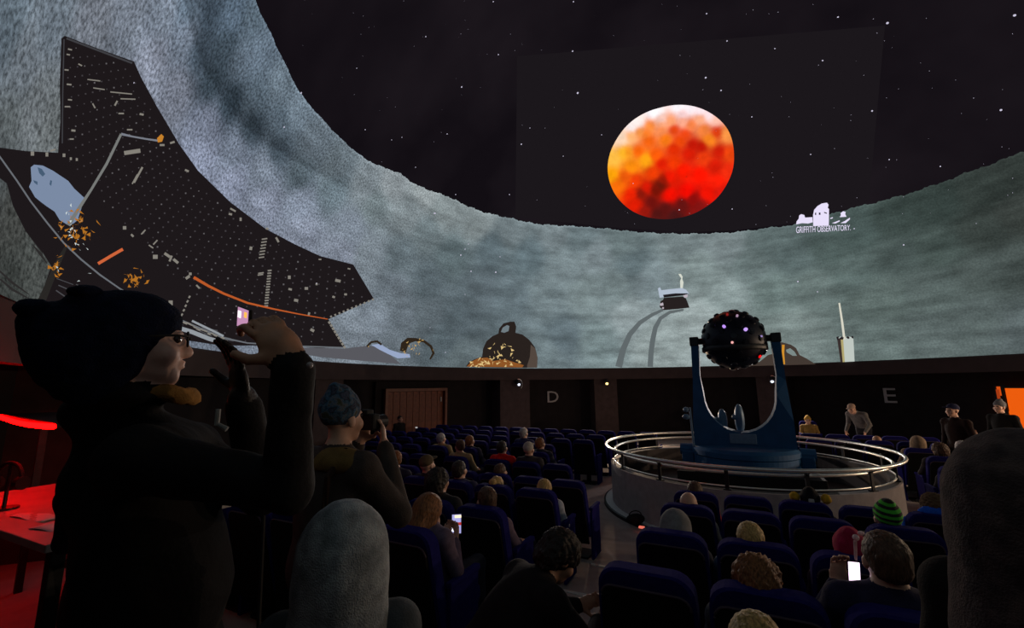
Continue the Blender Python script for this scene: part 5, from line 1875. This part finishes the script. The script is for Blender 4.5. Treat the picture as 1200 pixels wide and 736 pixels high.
# ------------------------------------------------------------------ the man filming with his phone
hdir = cam_dir(.80, .60)
G = px_depth
J = dict(pelvis=G(172, 790, 1.24), chest=G(178, 600, 1.24), neck=G(150, 476, 1.22), head=head_matrix(G(166, 401, 1.2), hdir + np.array((0, 0, .06))),
         shoR=G(160, 540, 1.06), elbR=G(338, 572, 1.08), wriR=G(343, 424, 1.10), shoL=G(222, 528, 1.40), elbL=G(305, 580, 1.32), wriL=G(284, 466, 1.24))
side = np.cross(hdir, (0, 0, 1))
for S, sg in (('R', 1), ('L', -1)):
    J['hip' + S] = J['pelvis'] + side * .09 * sg - np.array((0, 0, .05))
    rr_, tt_ = polar_of(J['pelvis'])
    zf = tier(rr_, tt_)
    J['kne' + S] = np.array((*(J['hip' + S][:2] + hdir[:2] * .04), zf + .50))
    J['ank' + S] = np.array((*J['hip' + S][:2], zf + .09))
    J['toe' + S] = J['ank' + S] + hdir * .19 - np.array((0, 0, .055))
J['hdR'] = G(306, 374, 1.11) - J['wriR']
J['pnR'] = FW * .55 - RT * .75
J['tsR'] = 1
J['hdL'] = G(272, 400, 1.22) - J['wriL']
J['pnL'] = -RT * .4 + UP * .1 - FW * .6
J['tsL'] = -1
pr = body_prims(J, 1.26, coat=True, hcurl=(.52, .25), hs=1.0, hand=False)
d_ = unit(J['hdR'])
hR = hand_prims(J['wriR'], J['hdR'], J['pnR'], 1, .66, s=1.25, tag=5)
hR.append(cap(J['wriR'] - unit(J['hdR']) * .02, J['wriR'] + unit(J['hdR']) * .05, .034, .036, 5, .02))
hL = hand_prims(J['wriL'], J['hdL'], J['pnL'], -1, .22, s=1.12, tag=4, spread=.25)
pr += hR + hL
pr.append(cap(J['wriL'], J['elbL'] * .5 + J['wriL'] * .5, .036, .042, 4, .01))
pr.append(cap(J['elbR'] * .35 + J['wriR'] * .65, J['elbR'] * .08 + J['wriR'] * .92, .052, .056, TOP, .01))   # wide cuff
pr.append(ell(G(150, 462, 1.21), (.11, .11, .045), None, TOP, .03))                                           # stand-up collar
pr += [ell(G(116, 484, 1.22), (.085, .085, .07), None, TOP, .05), ell(G(150, 560, 1.24), (.14, .14, .18), None, TOP, .06), ell(G(160, 680, 1.26), (.15, .15, .22), None, TOP, .06),
       ell(G(185, 690, 1.2), (.18, .18, .24), None, TOP, .06), ell(G(172, 800, 1.24), (.18, .18, .2), None, TOP, .06)]
base = np.array((J['pelvis'][0], J['pelvis'][1], zf))
for p in pr:
    for kk in ('a', 'b', 'c'):
        if kk in p and isinstance(p[kk], np.ndarray):
            p[kk] = p[kk] - base
man = empty('person', base, 0.0, label='man in a navy slouch hat and black coat raising a phone', cat='person')
mb = sdf_mesh('filming_man_body', pr, .0075)
fold_coat(mb, .007, 16)
o = link_mesh('body', mb, (), man)
M_COAT = mat('black_coat', (.0075, .0065, .0075), .85, var=.3, scale=14, bump=.25, bscale=70, spec=.2)
dress(o, [mat('skin_face_lit', (.68, .42, .34), .5, var=.08, scale=30, bump=.05), M_COAT, cloth((.010, .010, .012)), cloth((.012, .012, .012)), mat('black_glove_leather', (.012, .009, .011), .5, var=.3, bump=.2, bscale=120), SK['tan']])  # face skin paler than the bare hand, its lighting put into the colour
Mh = J['head'].copy()
Mh[:3, 3] -= base
hat = sdf_mesh('slouch_hat', [ell((0, -.030, .048), (.095, .120, .096), k=.03), ell((0, -.045, -.02), (.098, .085, .095), k=.04), ell((0, -.145, .02), (.082, .085, .085), k=.05), ell((0, -.195, .055), (.05, .04, .045), k=.03),
                              ell((.0, -.115, .105), (.06, .04, .035), k=.025), cap((0, -.10, -.08), (0, -.12, -.05), .085, .09, k=.05),
                              ell((0, .155, -.085), (.15, .15, .125), k=.012, sub=True), ell((0, .06, -.17), (.2, .10, .10), k=.012, sub=True)], .006)
hat.polygons.foreach_set('material_index', np.zeros(len(hat.polygons), dtype=np.int32))
roughen(hat, .0025, 60, 8)
M_NAVY = mat('navy_knit', (.0035, .006, .020), .9, var=.4, scale=40, bump=.5, bscale=220, spec=.1)
h_o = link_mesh('slouch_hat', hat, M_NAVY, man)
h_o.matrix_local = Matrix([list(r_) for r_ in Mh])
for i, (c, r_) in enumerate((((.03, -.205, .082), (.038, .034, .026)), ((.025, -.115, .128), (.045, .034, .020)))):
    bm = bmesh.new()
    ball(bm, c, r_, 16, 12)
    q = bm_obj('hat_tuft', bm, M_NAVY, h_o, smooth=True, label='bulge of the slouch hat')
    roughen(q.data, .003, 90, i)
for sx in (-1, 1):
    e = link_mesh('eye', EYE_ME, (), man)
    e.matrix_local = Matrix([list(r_) for r_ in Mh]) @ Matrix.Translation((sx * .034, .078, .004))
bm = bmesh.new()
for sx in (-1, 1):
    tube(bm, [tf(Mh, (sx * .036 + .025 * math.cos(a), .103, .004 + .020 * math.sin(a))) for a in np.linspace(0, 2 * PI, 16, endpoint=False)], .0032, 6, True)
    tube(bm, [tf(Mh, p) for p in ((sx * .060, .103, .010), (sx * .072, .08, .012), (sx * .080, .02, .010), (sx * .078, -.02, -.004))], .0034, 6)
tube(bm, [tf(Mh, p) for p in ((-.012, .105, .008), (0, .110, .010), (.012, .105, .008))], .003, 6)
bm_obj('glasses', bm, M_BLACK, man, smooth=True, label='dark framed glasses')
# ochre scarf round the neck
bm = bmesh.new()
nc = J['neck'] - base + np.array((0, 0, .025))
xa, ya = side, hdir
tube(bm, [nc + xa * .088 * math.cos(a) + ya * (.100 * math.sin(a) + .045) + np.array((0, 0, .012 - .012 * math.sin(a))) for a in np.linspace(0, 2 * PI, 24, endpoint=False)], .024, 10, True)
q = bm_obj('scarf', bm, cloth((.34, .17, .045)), man, smooth=True, label='ochre scarf')
roughen(q.data, .010, 45, 4)
bm = bmesh.new()
tb = G(255, 489, 1.09) - base
rod(bm, tb + np.array((0, 0, .02)), tb - np.array((0, 0, .02)), .006, .006, 8)
rod(bm, tb - np.array((0, 0, .015)), G(266, 503, 1.09) - base, .004, .007, 8)
bm_obj('collar_toggle', bm, mat('toggle_grey', (.42, .42, .40), .5, bump=0), man, label='grey collar toggle')
bm = bmesh.new()
ct = G(363, 428, 1.05) - base
ball(bm, ct, (.008, .008, .008), 10, 8)
bm_obj('cuff_stud', bm, mat('stud_grey', (.35, .3, .32), .4, bump=0), man)

def phone(P, fwd, up, w_, h_, scr, label, strength=1.0, parts=None):
    """a slim handset, screen towards -fwd"""
    f = unit(fwd)
    x = unit(np.cross(f, up))
    u = np.cross(x, f)
    e = empty('phone', P, 0, label=label, cat='phone')
    R3 = Matrix(((x[0], f[0], u[0]), (x[1], f[1], u[1]), (x[2], f[2], u[2])))
    e.rotation_euler = R3.to_euler()
    bm = bmesh.new()
    box(bm, (0, .004, 0), (w_, .009, h_), bevel=.003)
    bm_obj('phone_case', bm, M_BLACK, e)
    bm = bmesh.new()
    box(bm, (0, -.0012, 0), (w_ * .9, .002, h_ * .92))
    bm_obj('screen', bm, scr, e)
    for nm, c, s, mt in parts or []:
        bm = bmesh.new()
        box(bm, c, s)
        bm_obj(nm, bm, mt, e)
    return e
G_PH = glow('phone_pink_white', (255, 205, 255), 1.6, True)
phone(G(285, 373, 1.13), unit(RT * .62 + FW * .78), unit(UP + RT * .2), .075, .055, glow('phone_mauve', (205, 150, 190), .9, True), 'phone with a mauve lit screen in the raised bare hand', parts=[
    ('screen_spot', (-.018, -.003, .008), (.018, .002, .018), glow('phone_spot_white', (255, 245, 250), 1.4)), ('screen_spot', (.022, -.003, .012), (.014, .002, .014), glow('phone_spot_orange', (255, 180, 80), 1.2))])
pm_, Mx = people['brown haired man holding up a bright phone']
phone(G(1001, 671, 1.99), unit(FW * .95 + RT * .2 - UP * .1), UP, .05, .10, glow('phone_bright', (255, 225, 255), 2.6, True), 'blazing white phone held up by the brown haired man')
wd_ = empty('knobbed_wand', G(1003, 656, 2.0), 0, label='pale pink wand with a round knob above the bright phone', cat='wand')  # plain stick with a knob, in one even pale pink
bm = bmesh.new()
b0 = np.array(wd_.location)
rod(bm, (0, 0, 0), G(1002, 634, 2.0) - b0, .0055, .007, 10)
bm_obj('wand_stick', bm, mat('wand_pale_pink', (.72, .50, .52), .5, bump=0), wd_)
bm = bmesh.new()
ball(bm, G(1003, 630, 2.0) - b0, (.014, .014, .014), 12, 8)
ball(bm, G(1009, 625, 2.0) - b0, (.014, .010, .010), 12, 8)
bm_obj('wand_knob', bm, mat('wand_pale_pink', (.72, .50, .52), .5, bump=0), wd_)
lab = 'long auburn haired person bent over a glowing phone'
pp, Mx = people[lab]
hp_ = np.array(pp.location) + np.array(Matrix.Rotation(pp.rotation_euler.z, 3, 'Z') @ Vector((0, .60, .78)))
dpt = float((hp_ - CAM) @ FW)
phone(G(535, 614, dpt), unit(np.array(hp_) - CAM), (0, 0, 1), .075, .14, glow('phone_blue_white', (190, 190, 255), .8, True), 'phone with patchy bright screen held by the auburn haired person', parts=[
    ('screen_spot', (-.012, -.004, -.03), (.045, .002, .04), glow('phone_blaze', (235, 240, 255), 2.0)), ('screen_spot', (.01, -.004, .05), (.05, .002, .02), glow('phone_cream', (255, 235, 200), 1.2)), ('screen_spot', (.02, -.004, .0), (.03, .002, .02), glow('phone_red', (200, 60, 60), .8))])
pp, Mx = people['child in a red top holding up a small lit phone']
dpt = float((np.array(pp.location) - CAM) @ FW) - .3
phone(G(1143, 521, dpt), unit(FW), (0, 0, 1), .06, .10, glow('phone_rose', (255, 150, 150), 1.2, True), 'small rose lit phone held by the child in red')
phone(G(488, 501, 9.0), unit(FW), (0, 0, 1), .05, .03, glow('phone_pale', (190, 185, 185), .8), 'tiny pale lit phone before the wooden door')

# ------------------------------------------------------------------ red lit console desk
zf = tier_y(-7.5)
DH_ = 1.02
desk = empty('console_desk', (-4.0, -7.58, zf), math.radians(1), label='console desk lit red beside the man with the phone', cat='desk')
bm = bmesh.new()
box(bm, (0, 0, DH_ - .02), (1.9, .90, .04), bevel=.006)
bm_obj('desk_top', bm, M_DESK, desk)
for sx in (-1, 1):
    for sy in (-1, 1):
        bm = bmesh.new()
        box(bm, (sx * .88, sy * .38, (DH_ - .04) / 2), (.06, .06, DH_ - .04), bevel=.005)
        bm_obj('leg', bm, M_BLACK, desk)
bm = bmesh.new()
box(bm, (0, .30, .70), (1.7, .03, .5))
bm_obj('modesty_panel', bm, M_DESK, desk)
bm = bmesh.new()
box(bm, (0, .43, DH_ + .16), (1.86, .03, .34), bevel=.004)
bm_obj('back_board', bm, M_DESK, desk)
dz = zf + DH_
mon = empty('monitor', (-4.25, -7.36, dz), math.radians(-12), label='dark monitor standing on the red lit desk', cat='monitor')
bm = bmesh.new()
box(bm, (0, 0, .30), (.50, .04, .34), bevel=.008)
bm_obj('monitor_case', bm, M_BLACK, mon)
bm = bmesh.new()
box(bm, (0, .03, .10), (.06, .03, .2))
box(bm, (0, .03, .008), (.24, .16, .016), bevel=.004)
bm_obj('monitor_stand', bm, M_DARKMETAL, mon)
hpn = empty('headphones', (-4.2, -7.86, dz), .4, label='black headphones on a stand on the red lit desk', cat='headphones')
bm = bmesh.new()
tube(bm, [(.085 * math.cos(a), 0, .20 + .085 * math.sin(a)) for a in np.linspace(-.3, PI + .3, 14)], .012, 8)
bm_obj('headband', bm, M_BLACK, hpn)
for sx in (-1, 1):
    bm = bmesh.new()
    rod(bm, (sx * .075, 0, .16), (sx * .105, 0, .16), .042, .042, 14)
    bm_obj('ear_cup', bm, M_BLACK, hpn)
bm = bmesh.new()
rod(bm, (0, 0, .0), (0, 0, .275), .01, .01, 8)
rod(bm, (0, 0, 0), (0, 0, .012), .07, .07, 16)
bm_obj('headphone_stand', bm, M_DARKMETAL, hpn)
SHEETS = [(-3.35, -7.82, .2, .30, .21, 'sheet of paper at the corner of the red lit desk'), (-3.6, -7.55, -.3, .30, .21, 'sheet of paper behind the corner sheet on the desk'),
          (-3.75, -7.84, .1, .36, .10, 'narrow folded paper lying along the desk edge')]
for x, y, a, w1, h1, lb in SHEETS:
    bm = bmesh.new()
    n = 6
    g = [[bm.verts.new((w1 * (i / n - .5), h1 * (j / n - .5), .004 + .006 * math.sin(i * 1.1 + j * .7))) for j in range(n + 1)] for i in range(n + 1)]
    for i in range(n):
        for j in range(n):
            bm.faces.new((g[i][j], g[i + 1][j], g[i + 1][j + 1], g[i][j + 1]))
    o = bm_obj('paper_sheet', bm, M_PAPER, smooth=True, label=lb, cat='paper')
    o.modifiers.new('thickness', 'SOLIDIFY').thickness = .002
    o.location = (x, y, dz)
    o.rotation_euler = (0, 0, a)
bag = empty('plastic_bag', (-3.3, -7.5, dz), .3, label='crumpled clear plastic bag on the red lit desk', cat='bag')
bm = bmesh.new()
ball(bm, (0, 0, .12), (.10, .09, .13), 24, 16)
q = bm_obj('bag_body', bm, mat('crumpled_plastic', (.55, .5, .55), .25, var=.4, scale=30, bump=.6, bscale=50), bag, smooth=True)
roughen(q.data, .018, 40, 2)
bm = bmesh.new()
rod(bm, (0, 0, .22), (0, 0, .32), .02, .05, 10)
bm_obj('bag_neck', bm, mat('crumpled_plastic', (.55, .5, .55), .25), bag)
# shelf over the desk edged with a red light strip
P0, P1 = px_plane(0, 488, 1.94), px_plane(62, 499.5, 1.94)
ctr = (P0 + P1) / 2
dv = P0 - P1
Ls = float(np.linalg.norm(dv))
shelf = empty('booth_shelf', (ctr[0], ctr[1], 0.4), math.atan2(dv[1], dv[0]), label='dark shelf over the console edged with a glowing red strip', cat='shelf')
ny = 1 if (Matrix.Rotation(shelf.rotation_euler.z, 3, 'Z') @ Vector((0, 1, 0))).y > 0 else -1
bm = bmesh.new()
box(bm, (0, ny * .17, 1.545), (Ls, .32, .03), bevel=.004)
bm_obj('shelf_board', bm, M_DARKMETAL, shelf)
bm = bmesh.new()
tube(bm, [(-Ls / 2 + Ls * i / 12, 0.0, 1.538 - .02 * math.sin(PI * i / 12)) for i in range(13)], .018, 8)
bm_obj('red_strip', bm, glow('strip_red', (255, 1, 1), 40.0, True), shelf, smooth=True)
for sx in (-1, 1):
    bm = bmesh.new()
    z0_ = 0.0 if sx > 0 else DH_     # one post on the floor, one on the desk top
    box(bm, (sx * (Ls / 2 - .05), ny * .28, (z0_ + 1.535) / 2), (.05, .05, 1.535 - z0_))
    bm_obj('shelf_post', bm, M_DARKMETAL, shelf)

# operator on a stool at the desk, mostly behind the filming man
hp_ = G(150, 528, 1.9)
rr_, tt_ = polar_of(hp_)
zf = tier(rr_, tt_)
hd = cam_dir(-.35, .94)
me_, M = BODY['look']
root = empty('person', (hp_[0] - hd[0] * M[1, 3], hp_[1] - hd[1] * M[1, 3], hp_[2] - M[2, 3]), heading(hd[0], hd[1]), label='dark haired operator in a navy coat at the red lit desk', cat='person')
o = link_mesh('body', me_, (), root)
dress(o, [SK['light'], cloth((.015, .013, .03)), cloth((.012, .012, .016)), cloth((.012, .012, .012))])
add_head_gear(root, M, 'short', HC['dark'])
st = empty('stool', (hp_[0] + hd[0] * .14, hp_[1] + hd[1] * .14, zf), 0, label='round black stool under the operator in the navy coat', cat='stool')
sh = hp_[2] - M[2, 3] + .40 - zf
bm = bmesh.new()
rod(bm, (0, 0, sh - .05), (0, 0, sh), .19, .18, 20)
bm_obj('stool_seat', bm, M_BLACK, st)
bm = bmesh.new()
rod(bm, (0, 0, .03), (0, 0, sh - .05), .025, .025, 10)
bm_obj('stool_post', bm, M_DARKMETAL, st)
for i in range(4):
    bm = bmesh.new()
    rod(bm, (0, 0, .06), (.24 * math.cos(i * PI / 2), .24 * math.sin(i * PI / 2), .015), .015, .012, 8)
    bm_obj('stool_foot', bm, M_DARKMETAL, st)

# slim stick with a tiny green light, leaning between the filming man and the beanie man
sk = empty('monopod', G(322, 600, 1.75) * np.array((1, 1, 0)) + np.array((0, 0, tier_y(G(322, 600, 1.75)[1]))), 0, label='slim grey monopod with a tiny green light beside the filming man', cat='monopod')
b0 = np.array(sk.location)
bm = bmesh.new()
rod(bm, (0, 0, 0), G(309, 604, 1.75) - b0, .008, .008, 8)
bm_obj('monopod_pole', bm, M_BLACK, sk)
bm = bmesh.new()
rod(bm, G(309, 604, 1.75) - b0, G(349, 574, 1.75) - b0, .004, .004, 8)
bm_obj('monopod_handle', bm, mat('monopod_grey', (.30, .22, .24), .5, bump=0), sk)
bm = bmesh.new()
box(bm, G(301, 588, 1.74) - b0, (.03, .03, .07), bevel=.005)
bm_obj('monopod_head', bm, M_DARKMETAL, sk)
bm = bmesh.new()
ball(bm, G(302.5, 597, 1.70) - b0, .006, 8, 6)
bm_obj('status_light', bm, glow('status_green', (190, 220, 20), 1.0), sk)
